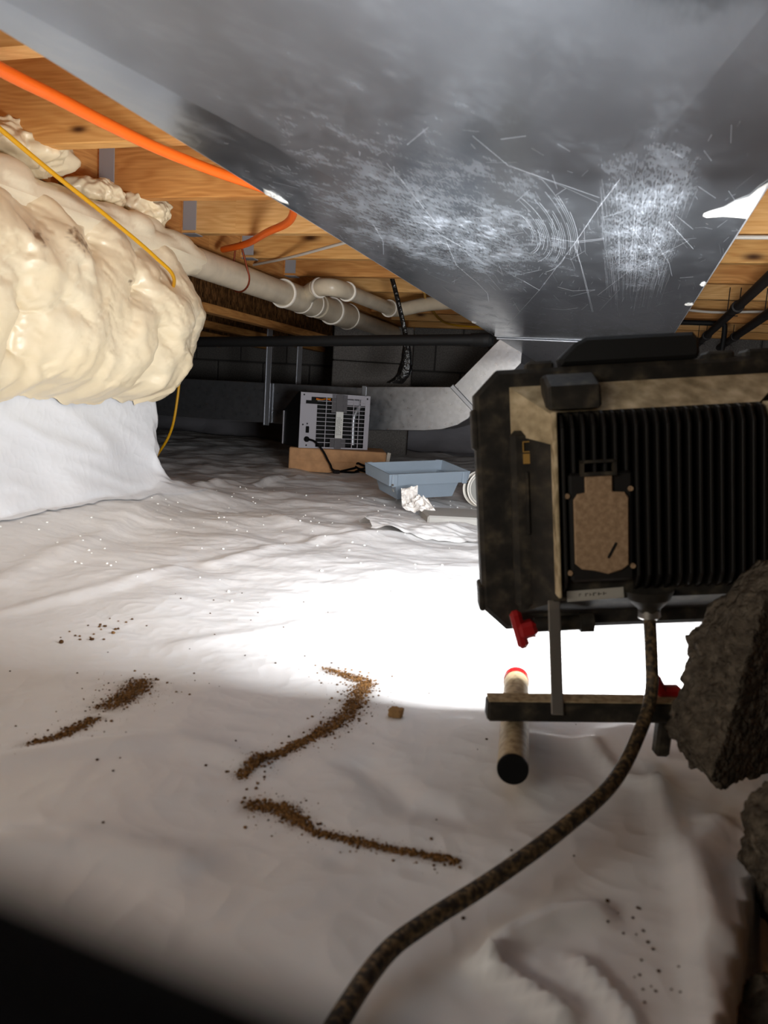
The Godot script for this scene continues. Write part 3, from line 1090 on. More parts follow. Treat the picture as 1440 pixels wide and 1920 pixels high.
func build_pipes() -> void:
	var px := -1.37
	var py := 0.772
	var Z := Vector3(0, 0, -1)
	var t := thing("drain_pipe", "beige plastic drain pipe running from the foam to a wye and couplings", "pipe")
	var b := MB.new()
	b.tube(PackedVector3Array([Vector3(px, py, 0.3), Vector3(px, py, -1.2), Vector3(px, py, -2.98)]), [0.047], 32)
	obj("main_run", b, M.pvc, t)
	b = MB.new()
	b.lathe([Vector2(0.046, 0), Vector2(0.056, 0), Vector2(0.056, 0.30), Vector2(0.052, 0.36), Vector2(0.046, 0.36)], along(Vector3(px, py, -2.955), Vector3(px, py, -4)), 36)
	b.tube(spline([Vector3(px, py + 0.004, -3.20), Vector3(-1.33, 0.792, -3.12), Vector3(-1.265, 0.81, -3.06)], 6), [0.037], 24)
	obj("wye", b, M.pvc, t)
	for z in [-2.95, -3.13, -3.26]:
		b = MB.new()
		ring(b, Vector3(px, py, z), Z, 0.0575, 0.014)
		obj("hub_ring", b, M.pvc_edge, t)
	b = MB.new()
	b.lathe([Vector2(0.046, 0), Vector2(0.055, 0), Vector2(0.055, 0.17), Vector2(0.062, 0.20), Vector2(0.062, 0.40), Vector2(0.042, 0.40)], along(Vector3(px, py, -3.33), Vector3(px, py, -4)), 36)
	obj("coupling", b, M.pvc, t)
	for z in [-3.50, -3.725]:
		b = MB.new()
		ring(b, Vector3(px, py, z), Z, 0.0645, 0.014)
		obj("hub_ring", b, M.pvc_edge, t)
	b = MB.new()
	b.tube(PackedVector3Array([Vector3(px, py, -3.7), Vector3(px, py, -4.56)]), [0.043], 28)
	obj("far_run", b, M.pvc, t)
	b = MB.new()
	b.tube(spline([Vector3(-1.275, 0.809, -3.068), Vector3(-1.235, 0.813, -3.045), Vector3(-1.19, 0.813, -3.05), Vector3(-1.172, 0.813, -3.10), Vector3(-1.168, 0.813, -3.16)], 6), [0.036], 28)
	obj("branch_elbow", b, M.pvc, t)
	b = MB.new()
	ring(b, Vector3(-1.262, 0.811, -3.062), Vector3(0.9, 0.06, 0.42).normalized(), 0.041, 0.016)
	obj("hub_ring", b, M.pvc_edge, t)
	b = MB.new()
	ring(b, Vector3(-1.168, 0.813, -3.15), Z, 0.041, 0.014)
	obj("hub_ring", b, M.pvc_edge, t)
	b = MB.new()
	b.tube(PackedVector3Array([Vector3(-1.168, 0.813, -3.14), Vector3(-1.147, 0.815, -3.72)]), [0.032], 28)
	obj("branch_run", b, M.pvc, t)
	b = MB.new()
	ring(b, Vector3(-1.147, 0.815, -3.70), Z, 0.042, 0.014)
	obj("hub_ring", b, M.pvc_edge, t)
	b = MB.new()
	b.tube(spline([Vector3(-1.147, 0.815, -3.70), Vector3(-1.142, 0.816, -3.76), Vector3(-1.10, 0.825, -3.80), Vector3(-0.98, 0.848, -3.78), Vector3(-0.84, 0.858, -3.74)], 6), [0.034], 24)
	obj("riser_elbow", b, M.pvc, t)
	# copper strap round the pipe
	b = MB.new()
	var pts := PackedVector3Array()
	pts.append(Vector3(px + 0.03, 0.885, -2.52))
	for k in 15:
		var a := lerpf(0.35, -PI - 0.35, k / 14.0)
		pts.append(Vector3(px + cos(a) * 0.0495, py + sin(a) * 0.0495, -2.555 - 0.004 * k))
	pts.append(Vector3(px - 0.03, 0.885, -2.60))
	b.tube(pts, [0.0035], 6)
	tag(obj("pipe_strap", b, M.copper), "thin rusty metal strap looped under the beige drain pipe", "strap")
	# cables and tubes
	b = MB.new()
	b.tube(spline([Vector3(-1.02, 0.868, -0.60), Vector3(-1.025, 0.862, -0.85), Vector3(-1.021, 0.86, -1.085), Vector3(-1.011, 0.86, -1.197), Vector3(-1.003, 0.86, -1.333), Vector3(-0.985, 0.86, -1.485), Vector3(-0.945, 0.86, -1.636), Vector3(-0.886, 0.86, -1.792), Vector3(-0.868, 0.862, -1.90), Vector3(-0.919, 0.862, -2.027), Vector3(-1.0, 0.864, -2.16), Vector3(-1.127, 0.866, -2.29), Vector3(-1.29, 0.868, -2.47), Vector3(-1.44, 0.870, -2.58)], 8), [0.0115], 16)
	tag(obj("orange_tube", b, M.orange), "bright orange plastic tube slung in a bend under the joists", "tube")
	b = MB.new()
	b.tube(spline([Vector3(-1.24, 0.885, -1.0), Vector3(-1.215, 0.868, -1.2), Vector3(-1.22, 0.846, -1.295), Vector3(-1.22, 0.805, -1.444), Vector3(-1.22, 0.76, -1.625), Vector3(-1.222, 0.706, -1.825), Vector3(-1.245, 0.665, -1.96), Vector3(-1.40, 0.60, -2.14), Vector3(-1.56, 0.54, -2.42), Vector3(-1.612, 0.45, -2.58), Vector3(-1.62, 0.38, -2.60), Vector3(-1.635, 0.26, -2.60), Vector3(-1.66, 0.19, -2.61), Vector3(-1.70, 0.13, -2.62), Vector3(-1.80, 0.05, -2.68), Vector3(-1.95, 0.03, -2.8)], 8), [0.0052], 10)
	tag(obj("yellow_cable", b, M.yellow), "yellow cable draped across the spray foam and down behind its end", "cable")
	b = MB.new()
	b.tube(spline([Vector3(-1.53, 0.884, -2.974), Vector3(-1.25, 0.877, -2.75), Vector3(-0.968, 0.884, -2.537), Vector3(-0.7, 0.887, -2.33)], 8), [0.0055], 8)
	tag(obj("white_cable", b, M.white_cable), "white cable stretched diagonally from the pipe to the duct", "cable", "white cables under the joists")
	b = MB.new()
	b.tube(spline([Vector3(0.16, 0.882, -2.40), Vector3(0.25, 0.880, -2.41), Vector3(0.9, 0.882, -2.42)], 6), [0.006], 8)
	tag(obj("white_cable", b, M.white_cable), "white cable along a joist right of the duct, nearer one", "cable", "white cables under the joists")
	b = MB.new()
	b.tube(spline([Vector3(0.16, 0.884, -3.93), Vector3(0.35, 0.870, -3.95), Vector3(0.62, 0.882, -3.97), Vector3(1.2, 0.884, -3.98)], 6), [0.006], 8)
	tag(obj("white_cable", b, M.white_cable), "white cable sagging above the dark pipes right of the duct", "cable", "white cables under the joists")
	b = MB.new()
	b.tube(spline([Vector3(-0.95, 0.884, -3.62), Vector3(-0.997, 0.876, -3.851), Vector3(-1.09, 0.868, -4.50), Vector3(-1.10, 0.868, -4.85), Vector3(-0.98, 0.870, -5.0), Vector3(-0.7, 0.882, -5.1)], 8), [0.0065], 8)
	tag(obj("yellow_cable", b, M.yellow), "short yellow cable hanging beneath far joists left of the duct", "cable")
	# black pipe across the back
	var bp := thing("black_pipe", "black plastic pipe running level across the back to a capped end", "pipe")
	b = MB.new()
	b.tube(PackedVector3Array([Vector3(-3.3, 0.50, -3.15), Vector3(-2.068, 0.566, -3.15), Vector3(-0.56, 0.636, -3.15)]), [0.023], 20)
	obj("run", b, M.abs, bp)
	b = MB.new()
	b.lathe([Vector2(0.018, -0.07), Vector2(0.027, -0.068), Vector2(0.029, -0.01), Vector2(0.027, 0.01), Vector2(0.018, 0.022), Vector2(0.0, 0.026)], along(Vector3(-0.55, 0.636, -3.15), Vector3(-0.2, 0.650, -3.12)), 24)
	obj("end_cap", b, M.abs, bp)
	# drooping black plastic strip
	b = MB.new()
	var rows := 26
	var P := PackedVector3Array()
	var U := PackedVector2Array()
	var ctr := spline([Vector3(-1.03, 0.93, -3.30), Vector3(-1.0, 0.85, -3.3), Vector3(-0.971, 0.763, -3.30), Vector3(-0.945, 0.67, -3.31), Vector3(-0.930, 0.58, -3.31), Vector3(-0.940, 0.49, -3.32), Vector3(-0.985, 0.445, -3.33)], 4)
	for j in ctr.size():
		var tt := float(j) / (ctr.size() - 1)
		var wd := 0.011 + 0.030 * smoothstep(0.45, 0.95, tt)
		for s in 17:
			var a := TAU * s / 16.0
			var sq := 1.0 - 0.25 * absf(sin(a * 3.0 + j * 0.4)) * smoothstep(0.4, 0.7, tt)
			P.append(ctr[j] + Vector3(cos(a) * wd * sq, 0, sin(a) * wd * 0.5 * sq))
			U.append(Vector2(s / 16.0, tt))
	b.grid(P, 17, ctr.size(), U)
	tag(obj("hanging_plastic", b, M.bag), "black plastic strip drooping from the joists in front of the block pier", "plastic strip")
	for k in 2:
		b = MB.new()
		var x: float = [0.372, 0.506][k]
		b.tube(PackedVector3Array([Vector3(x, 0.8, -1.0), Vector3(x, 0.8, -3.0), Vector3(x, 0.8, -5.0)]), [[0.017, 0.019][k]], 16)
		var o := obj("iron_pipe", b, M.iron)
		tag(o, ["dark iron pipe right of the duct, the one closer to the duct", "dark iron pipe right of the duct, the one further from it"][k], "pipe", "iron pipes beside the duct")
		for z in [-3.2, -4.3]:
			b = MB.new()
			b.lathe([Vector2(0.015, 0), Vector2(0.023, 0.002), Vector2(0.023, 0.06), Vector2(0.015, 0.062)], along(Vector3(x, 0.8, z), Vector3(x, 0.8, z - 1)), 18)
			obj("pipe_coupling", b, M.iron, o)
		for z in [-2.2, -3.35, -4.6]:
			for s in [-1, 1]:
				b = MB.new()
				b.tube(PackedVector3Array([Vector3(x + s * 0.02, 0.80, z), Vector3(x + s * 0.02, 0.89, z)]), [0.002], 6)
				b.tube(PackedVector3Array([Vector3(x - 0.02, 0.782, z), Vector3(x + 0.02, 0.782, z)]), [0.002], 6)
				obj("hanger_wire", b, M.iron, o)
	b = MB.new()
	b.tube(spline([Vector3(0.20, 0.865, -4.35), Vector3(0.38, 0.865, -4.35), Vector3(0.44, 0.862, -4.35), Vector3(0.455, 0.84, -4.35), Vector3(0.455, 0.70, -4.35), Vector3(0.455, 0.3, -4.35)], 5), [0.013], 12)
	tag(obj("black_pipe", b, M.abs), "thin black pipe with a bend between the two iron pipes", "pipe")

func build_pier() -> void:
	var t := thing("block_pier", "grey concrete block pier standing behind the low branch duct", "pier", T(-1.555, 0, -4.78, 14))
	var y := 0.0
	for k in 4:
		var b := MB.new()
		if k < 3:
			b.box(T(-0.0, y + 0.0975, 0), Vector3(0.49, 0.193, 0.40), 0.006)
		else:
			b.box(T(0.0, y + 0.11, 0), Vector3(0.49, 0.22, 0.40), 0.006)
		obj("block", b, M.block, t)
		y += 0.199

# ---------------------------------------------------------------- things on the ground at the back
func build_dehumidifier() -> void:
	var base := T(-1.352, 0.0, -3.60, 42.0)
	# cardboard box under it
	var bx := thing("cardboard_box", "brown cardboard box under the dehumidifier", "box", T(-1.325, 0.0, -3.58, 21.0))
	bx.position.y = floor_y(-1.29, -3.6) - 0.012
	var b := MB.new()
	b.box(T(0, 0.058, -0.10), Vector3(0.475, 0.116, 0.30), 0.004)
	obj("body", b, M.kraft, bx)
	b = MB.new()
	b.prism(PackedVector2Array([Vector2(0.02, 0.062), Vector2(0.10, 0.0), Vector2(0.105, 0.0), Vector2(0.236, 0.115), Vector2(0.236, 0.001), Vector2(0.02, 0.001)]), 0.0, 0.0, T(0, 0, 0.0))
	b = MB.new()
	b.box(T(0.0, 0.030, 0.0515), Vector3(0.46, 0.055, 0.003), 0.001)
	obj("flap", b, M.kraft, bx)
	b = MB.new()
	b.box(Transform3D(Basis(Vector3.UP, 0.5) * Basis(Vector3.BACK, -0.15), Vector3(0.247, 0.07, 0.03)), Vector3(0.02, 0.09, 0.004), 0.001)
	obj("tape_end", b, M.white_cable, bx)
	var d := thing("dehumidifier", "grey and black dehumidifier with slotted metal back and white label", "dehumidifier", base)
	d.position.y = bx.position.y + 0.117
	var w := 0.365
	var h := 0.268
	var x0 := -0.125
	# carcase: tall at this end and low behind
	b = MB.new()
	var side := PackedVector2Array([Vector2(0.0, 0.0), Vector2(0.0, h), Vector2(-0.03, h), Vector2(-0.25, 0.17), Vector2(-0.25, 0.0)])
	# side outline lies in the z,y plane
	var zx := Transform3D(Basis(Vector3(0, 0, 1), Vector3(0, 1, 0), Vector3(-1, 0, 0)), Vector3(x0 - 0.075, 0, 0.03))
	b.prism(side, -0.004, 0.0, zx, 0.001)
	zx.origin.x = x0 - 0.075 + w
	b.prism(side, 0.0, 0.004, zx, 0.001)
	b.box(T(x0 - 0.075 + w * 0.5, 0.085, -0.22), Vector3(w, 0.17, 0.004))
	b.box(T(x0 - 0.075 + w * 0.5, 0.002, -0.09), Vector3(w, 0.004, 0.24))
	var sl := Vector3(0, h, 0.0) - Vector3(0, 0.17, -0.22)
	b.box(Transform3D(Basis(Vector3.RIGHT, -atan2(0.098, 0.22)), Vector3(x0 - 0.075 + w * 0.5, 0.219, -0.11)), Vector3(w, 0.004, 0.24))
	b.box(T(x0 - 0.075 + w * 0.5, h - 0.002, 0.015), Vector3(w, 0.004, 0.03))
	obj("casing", b, M.dehu_side, d)
	b = MB.new()
	b.box(T(x0 - 0.077, 0.085, -0.218), Vector3(0.006, 0.17, 0.012), 0.002)
	obj("corner_edge", b, M.dehu_face, d)
	# slotted plate, built as bars round the openings
	var fx := x0 - 0.075
	var P := func(u: float, v: float) -> Vector3: return Vector3(fx + u * w, v * h, 0.032)
	var bar := func(bb: MB, u0: float, v0: float, u1: float, v1: float) -> void:
		var a: Vector3 = P.call(u0, v0)
		var c: Vector3 = P.call(u1, v1)
		bb.box(Transform3D(Basis.IDENTITY, (a + c) * 0.5), Vector3(absf(c.x - a.x), absf(c.y - a.y), 0.003), 0.0006)
	b = MB.new()
	bar.call(b, 0.0, 0.0, 0.235, 0.80)
	bar.call(b, 0.0, 0.86, 0.15, 1.0)
	bar.call(b, 0.0, 0.80, 0.075, 0.86)
	bar.call(b, 0.15, 0.925, 1.0, 1.0)
	bar.call(b, 0.93, 0.0, 1.0, 0.925)
	bar.call(b, 0.235, 0.0, 0.93, 0.028)
	bar.call(b, 0.86, 0.81, 0.93, 0.925)
	for v in [0.86, 0.79, 0.715, 0.64, 0.565, 0.49, 0.415, 0.34, 0.265, 0.19, 0.11]:
		bar.call(b, 0.235, v - 0.006, 0.93, v + 0.006)
	for u in [0.365, 0.76, 0.845]:
		bar.call(b, u - 0.005, 0.02, u + 0.005, 0.93)
	obj("slotted_plate", b, M.dehu_face, d)
	b = MB.new()
	b.box(T(fx + w * 0.5, h * 0.5, -0.02), Vector3(w - 0.02, h - 0.02, 0.004))
	obj("dark_interior", b, M.dehu_in, d)
	b = MB.new()
	b.tube(spline([P.call(0.80, 0.08) + Vector3(0, 0, -0.02), P.call(0.79, 0.4) + Vector3(0, 0, -0.02), P.call(0.80, 0.62) + Vector3(0, 0, -0.02), P.call(0.88, 0.8) + Vector3(0, 0, -0.025)], 5), [0.011], 12)
	obj("silver_tube", b, M.strap, d)
	b = MB.new()
	b.box(Transform3D(Basis.IDENTITY, P.call(0.76, 0.86) + Vector3(0, 0, -0.02)), Vector3(0.07, 0.028, 0.02), 0.004)
	obj("motor_bracket", b, M.dehu_face, d)
	for k in 2:
		b = MB.new()
		b.tube(spline([P.call(0.23, 0.90 - 0.02 * k) + Vector3(0, 0, -0.015), P.call(0.30, 0.885) + Vector3(0, 0, -0.012), P.call(0.37, 0.90) + Vector3(0, 0, -0.014), P.call(0.44, 0.88 + 0.03 * k) + Vector3(0, 0, -0.016)], 5), [0.0025], 6)
		obj("wire", b, M.orange if k == 0 else M.yellow, d, "orange wire behind the slots" if k == 0 else "yellow wire behind the slots")
	b = MB.new()
	bar.call(b, 0.44, 0.66, 0.665, 0.995)
	obj("strap_plate", b, M.dehu_bar, d)
	b = MB.new()
	bar.call(b, 0.44, 0.02, 0.665, 0.18)
	obj("strap_plate", b, M.dehu_bar, d)
	b = MB.new()
	b.box(Transform3D(Basis.IDENTITY, P.call(0.55, 0.5) + Vector3(0, 0, 0.004)), Vector3(0.036, h * 0.99, 0.005), 0.001)
	obj("centre_strap", b, M.dehu_bar, d)
	b = MB.new()
	var lc: Vector3 = P.call(0.555, 0.44) + Vector3(0, 0, 0.0085)
	b.quad(lc + Vector3(-0.019, -0.065, 0), lc + Vector3(0.019, -0.065, 0), lc + Vector3(0.019, 0.065, 0), lc + Vector3(-0.019, 0.065, 0), Vector2(0, 0), Vector2(0, 1), Vector2(1, 1), Vector2(1, 0))
	b.box(Transform3D(Basis.IDENTITY, lc - Vector3(0, 0, 0.0012)), Vector3(0.038, 0.13, 0.001))
	var lm := mat(Color.WHITE, 0.6)
	lm.albedo_texture = label_texture(260, 76, Color(0.9, 0.9, 0.88), Color(0.08, 0.08, 0.08), 4, 5)
	lm.texture_repeat = false
	obj("label", b, lm, d, "white label with fine print")
	b = MB.new()
	b.box(Transform3D(Basis.IDENTITY, P.call(0.11, 0.335) + Vector3(0, 0, 0.004)), Vector3(0.016, 0.032, 0.008), 0.002)
	obj("switch", b, M.black, d)
	for uvp in [[0.045, 0.955], [0.955, 0.945], [0.105, 0.44], [0.045, 0.42], [0.105, 0.05]]:
		b = MB.new()
		var c: Vector3 = P.call(uvp[0], uvp[1])
		b.lathe([Vector2(0.0045, 0.0), Vector2(0.004, 0.003), Vector2(0, 0.004)], along(c, c + Vector3(0, 0, 1)), 10)
		obj("screw", b, M.dehu_side, d)
	b = MB.new()
	var g: Vector3 = P.call(0.105, 0.16)
	b.lathe([Vector2(0.014, 0.0), Vector2(0.013, 0.012), Vector2(0.008, 0.02), Vector2(0, 0.02)], along(g, g + Vector3(0, 0, 1)), 16)
	obj("cord_gland", b, M.black, d)
	b = MB.new()
	var gy := -0.117
	var pts := [g + Vector3(0, 0, 0.01), g + Vector3(0.03, -0.008, 0.04), g + Vector3(0.065, -0.05, 0.065), g + Vector3(0.10, -0.11, 0.075), g + Vector3(0.135, -0.145, 0.09)]
	for k in 30:
		var a := k * 0.62
		pts.append(Vector3(0.13 + cos(a) * (0.055 + 0.004 * sin(k * 1.7)), gy + 0.012 + 0.0016 * k + 0.006 * sin(k * 2.1), 0.115 + sin(a) * 0.030))
	pts.append(Vector3(-0.02, gy + 0.014, 0.13))
	b.tube(spline(pts, 5), [0.0055], 8)
	obj("power_cord", b, M.black, d, "black cord coiled on the sheet")
	b = MB.new()
	b.box(T(-0.035, gy + 0.014, 0.13), Vector3(0.035, 0.018, 0.022), 0.004)
	for s in [-1, 1]:
		b.box(T(-0.058, gy + 0.014 + s * 0.004, 0.13), Vector3(0.016, 0.002, 0.006))
	obj("plug", b, M.iron, d)

func build_bin() -> void:
	# shallow grey tub with a broad rim and clipped corners
	var xf := Transform3D(Basis(Vector3.UP, deg_to_rad(44.0)) * Basis(Vector3.BACK, deg_to_rad(3.0)) * Basis(Vector3.RIGHT, deg_to_rad(6.5)), Vector3(-0.756, 0.014, -2.57))
	var t := thing("grey_tub", "pale grey plastic tub with a deep rim, open at the top", "tub", xf)
	var L := 0.335
	var W := 0.20
	var H := 0.10
	var ringp := func(x0: float, x1: float, z0: float, z1: float, y: float) -> Array:
		return [Vector3(x0, y, z1), Vector3(x1, y, z1), Vector3(x1, y, z0), Vector3(x0, y, z0)]
	var wall := func(b: MB, lo: Array, hi: Array, inward := false) -> void:
		for k in 4:
			var m := (k + 1) % 4
			if inward: b.quad(lo[m], lo[k], hi[k], hi[m])
			else: b.quad(lo[k], lo[m], hi[m], hi[k])
	var b := MB.new()
	var o0: Array = ringp.call(0.055, L - 0.05, -W + 0.025, -0.03, 0.0)
	var o1: Array = ringp.call(0.035, L - 0.03, -W + 0.015, -0.02, 0.065)
	wall.call(b, o0, o1)
	b.quad(o0[3], o0[2], o0[1], o0[0])
	var i0: Array = ringp.call(0.059, L - 0.054, -W + 0.029, -0.034, 0.004)
	var i1: Array = ringp.call(0.039, L - 0.034, -W + 0.019, -0.024, 0.065)
	wall.call(b, i0, i1, true)
	b.quad(i0[0], i0[1], i0[2], i0[3])
	obj("body", b, M.bin, t)
	b = MB.new()
	var r0: Array = ringp.call(0.004, L - 0.004, -W + 0.004, -0.004, 0.058)
	var r1: Array = ringp.call(0.0, L, -W, 0.0, H)
	var r2: Array = ringp.call(0.005, L - 0.005, -W + 0.005, -0.005, H)
	var r3: Array = ringp.call(0.009, L - 0.009, -W + 0.009, -0.009, 0.062)
	wall.call(b, r0, r1)
	wall.call(b, r2, r1, true)
	wall.call(b, r3, r2, true)
	wall.call(b, o1, r0)
	wall.call(b, i1, r3, true)
	obj("rim", b, M.bin, t)
	for k in 4:
		b = MB.new()
		var cx: float = [0.012, L - 0.012, 0.012, L - 0.012][k]
		var cz: float = [0.001, 0.001, -W - 0.001, -W - 0.001][k]
		b.box(T(cx + (0.010 if k % 2 == 0 else -0.010), 0.078, cz), Vector3(0.022, 0.046, 0.010), 0.003)
		obj("corner_clip", b, M.bin, t)
		b = MB.new()
		b.lathe([Vector2(0.004, 0), Vector2(0.003, 0.004), Vector2(0, 0.004)], along(Vector3(cx, 0.064, cz + (0.005 if k < 2 else -0.005)), Vector3(cx, 0.064, cz + (1.0 if k < 2 else -1.0))), 10)
		obj("screw", b, M.steel, t)
	b = MB.new()
	b.box(Transform3D(Basis(Vector3.BACK, 0.1), Vector3(0.047, 0.036, -0.05)), Vector3(0.006, 0.026, 0.014), 0.002)
	obj("tag", b, M.eps, t, "small pale tag on the tub's side")

func sheet_scrap(called: String, corners: Array, label: String, cat: String, seedn: int, amp: float, m: Material) -> Node3D:
	# a crumpled rectangle between four corners
	var nn := noise(seedn, 1.6, 3, FastNoiseLite.TYPE_SIMPLEX_SMOOTH, FastNoiseLite.FRACTAL_RIDGED)
	var P := PackedVector3Array()
	var U := PackedVector2Array()
	var C := PackedColorArray()
	var r := 22
	var nrm: Vector3 = (corners[1] - corners[0]).cross(corners[3] - corners[0]).normalized()
	for j in r:
		for i in r:
			var u := float(i) / (r - 1)
			var v := float(j) / (r - 1)
			var p: Vector3 = corners[0].lerp(corners[1], u).lerp(corners[3].lerp(corners[2], u), v)
			P.append(p + nrm * amp * nn.get_noise_2d(u, v))
			U.append(Vector2(u, v) * 0.1)
			C.append(Color(0.86, 0.85, 0.84))
	var b := MB.new()
	b.grid(P, r, r, U, C)
	return tag(obj(called, b, m), label, cat)

func build_small_things() -> void:
	var y := 0.018
	# polystyrene slab and loose sheet edge beside the tub
	var b := MB.new()
	b.box(T(-0.475, floor_y(-0.475, -2.42) + 0.006, -2.42, 22), Vector3(0.22, 0.032, 0.20), 0.006)
	tag(obj("foam_board", b, M.eps), "rough white foam board lying between tub and work light", "board")
	var nn := noise(95, 3.0, 3)
	var P := PackedVector3Array()
	var U := PackedVector2Array()
	var C := PackedColorArray()
	var r := 40
	for j in r:
		for i in r:
			var u := float(i) / (r - 1)
			var v := float(j) / (r - 1)
			var a := Vector3(-0.735, 0, -2.20).lerp(Vector3(-0.36, 0, -2.28), u)
			var c := Vector3(-0.63, 0, -2.00).lerp(Vector3(-0.33, 0, -2.06), u)
			var p := a.lerp(c, v)
			p.x += 0.03 * nn.get_noise_2d(v * 0.8, 1.0)
			p.y = floor_y(p.x, p.z) + 0.006 + 0.030 * sin(PI * v) * (1.0 - 0.6 * u) + 0.012 * nn.get_noise_2d(u, v) * v
			P.append(p)
			U.append(Vector2(u, v) * 0.4)
			C.append(Color(0.82, 0.81, 0.80))
	b = MB.new()
	b.grid(P, r, r, U, C)
	tag(obj("plastic_offcut", b, M.poly), "loose raised offcut of white plastic sheet in front of the tub", "plastic sheet")
	sheet_scrap("paper_tag", [Vector3(-0.675, y, -2.47), Vector3(-0.625, y - 0.002, -2.48), Vector3(-0.632, y + 0.072, -2.50), Vector3(-0.690, y + 0.056, -2.50)], "white folded paper tag leaning against the grey tub", "paper", 96, 0.012, M.paper)
	sheet_scrap("crumpled_paper", [Vector3(-0.655, y - 0.004, -2.43), Vector3(-0.53, y - 0.006, -2.40), Vector3(-0.585, y + 0.040, -2.45), Vector3(-0.625, y + 0.042, -2.46)], "crumpled white paper scrap in front of the grey tub", "paper", 97, 0.02, M.paper)
	# white plastic bucket ring, on its side half behind the light
	var roll := thing("white_pail", "white plastic pail lying behind the work light, beside the tub", "pail", Transform3D(Basis(Vector3.UP, deg_to_rad(24.0)), Vector3(-0.475, 0.062, -2.86)))
	b = MB.new()
	b.lathe([Vector2(0.0, -0.06), Vector2(0.058, -0.06), Vector2(0.066, 0.06), Vector2(0.060, 0.06), Vector2(0.053, -0.055), Vector2(0.0, -0.055)], Transform3D(Basis(Vector3.RIGHT, PI * 0.5 - 0.1), Vector3.ZERO), 36)
	obj("body", b, M.eps, roll)
	for h in [-0.02, 0.052]:
		b = MB.new()
		b.lathe([Vector2(0.058, h), Vector2(0.070, h + 0.001), Vector2(0.070, h + 0.007), Vector2(0.058, h + 0.008)], Transform3D(Basis(Vector3.RIGHT, PI * 0.5 - 0.1), Vector3.ZERO), 36)
		obj("hoop", b, M.pvc_edge, roll)
	# pebble
	var pn := noise(98, 0.9, 2)
	b = MB.new()
	b.star(12, func(d: Vector3) -> float:
		var e := 1.0 / pow(pow(absf(d.x) / 0.0085, 4) + pow(absf(d.y) / 0.0055, 4) + pow(absf(d.z) / 0.007, 4), 0.25)
		return e * (1.0 + 0.2 * pn.get_noise_3d(d.x * 2, d.y * 2, d.z * 2)), T(-0.222, floor_y(-0.222, -0.848) + 0.005, -0.848))
	b.c.resize(b.v.size()); b.c.fill(Color(0.30, 0.18, 0.08))
	tag(obj("soil_clod", b, M.crumb), "single brown clod of soil beside the curved dirt trail", "clod")

func scatter(called: String, label: String, cat: String, spots: Array, m: Material, seedn: int) -> void:
	# spots: [x, z, size, colour]
	var b := MB.new()
	var nn := noise(seedn, 1.2, 2)
	b.star(3, func(d: Vector3) -> float: return 1.0 + 0.4 * nn.get_noise_3d(d.x * 2.0, d.y * 2.0, d.z * 2.0))
	b.c.resize(b.v.size()); b.c.fill(Color.WHITE)
	var mm := MultiMesh.new()
	mm.transform_format = MultiMesh.TRANSFORM_3D
	mm.use_colors = true
	mm.mesh = b.mesh()
	mm.instance_count = spots.size()
	for k in spots.size():
		var s: Array = spots[k]
		var bs := Basis.from_euler(Vector3(rng.randf() * TAU, rng.randf() * TAU, rng.randf() * TAU)).scaled(Vector3(s[2], s[2] * 0.7, s[2]))
		mm.set_instance_transform(k, Transform3D(bs, Vector3(s[0], floor_y(s[0], s[1]) + s[2] * 0.35, s[1])))
		mm.set_instance_color(k, s[3])
	var o := MultiMeshInstance3D.new()
	o.name = numbered(called)
	o.multimesh = mm
	o.material_override = m
	add_child(o)
	tag(o, label, cat, "", "stuff")

func build_crumbs() -> void:
	var tan := Color(0.26, 0.135, 0.05)
	var brown := Color(0.07, 0.034, 0.015)
	var labels := ["broad upper part of the curved trail of brown soil crumbs", "thin tail of the curved soil trail towards the viewer", "dark heap of soil at the start of the lower trail", "thin line of soil crumbs running right towards the cable", "scattered brown soil patch left of the curved trail", "dark streak of soil near the left edge, nearest the viewer"]
	var counts := [5200, 3000, 2100, 2600, 2800, 1500]
	for k in TRAILS.size():
		var f: Array = TRAILS[k]
		var total := 0.0
		for i in range(1, f.size() - 2, 2): total += Vector2(f[i], f[i + 1]).distance_to(Vector2(f[i + 2], f[i + 3]))
		var spots := []
		for i in range(1, f.size() - 2, 2):
			var a := Vector2(f[i], f[i + 1])
			var b := Vector2(f[i + 2], f[i + 3])
			var cnt := int(counts[k] * a.distance_to(b) / total)
			for m in cnt:
				var p := a.lerp(b, rng.randf())
				var spread: float = f[0] * (0.5 if rng.randf() < 0.92 else 1.5)
				p += Vector2(rng.randfn(), rng.randfn()) * spread
				var sz := 0.0003 + 0.0014 * pow(rng.randf(), 6.0)
				spots.append([p.x, p.y, sz, brown.lerp(tan, rng.randf())])
		scatter("soil_crumbs", labels[k], "soil", spots, M.crumb, 200 + k)
	var loose := []
	for m in 26: loose.append([rng.randfn(-0.72, 0.02), rng.randfn(-0.96, 0.05), rng.randf_range(0.0012, 0.0034), tan.lerp(brown, rng.randf())])
	for m in 70: loose.append([rng.randf_range(-0.75, 0.05), rng.randf_range(-1.3, -0.5), rng.randf_range(0.0006, 0.0016), brown])
	for m in 24: loose.append([0.055 + rng.randfn(0, 0.012), -0.52 + rng.randfn(0, 0.04), rng.randf_range(0.0006, 0.0013), brown])
	scatter("soil_crumbs", "few stray brown soil crumbs dotted over the ground sheet", "soil", loose, M.crumb, 210)
	var white := []
	for m in 150:
		white.append([rng.randf_range(-1.35, -0.35), rng.randf_range(-2.9, -1.2), rng.randf_range(0.0012, 0.0034), Color(0.95, 0.94, 0.9)])
	scatter("foam_crumbs", "tiny white foam crumbs dotted over the wrinkled ground sheet", "crumbs", white, M.crumb, 211)

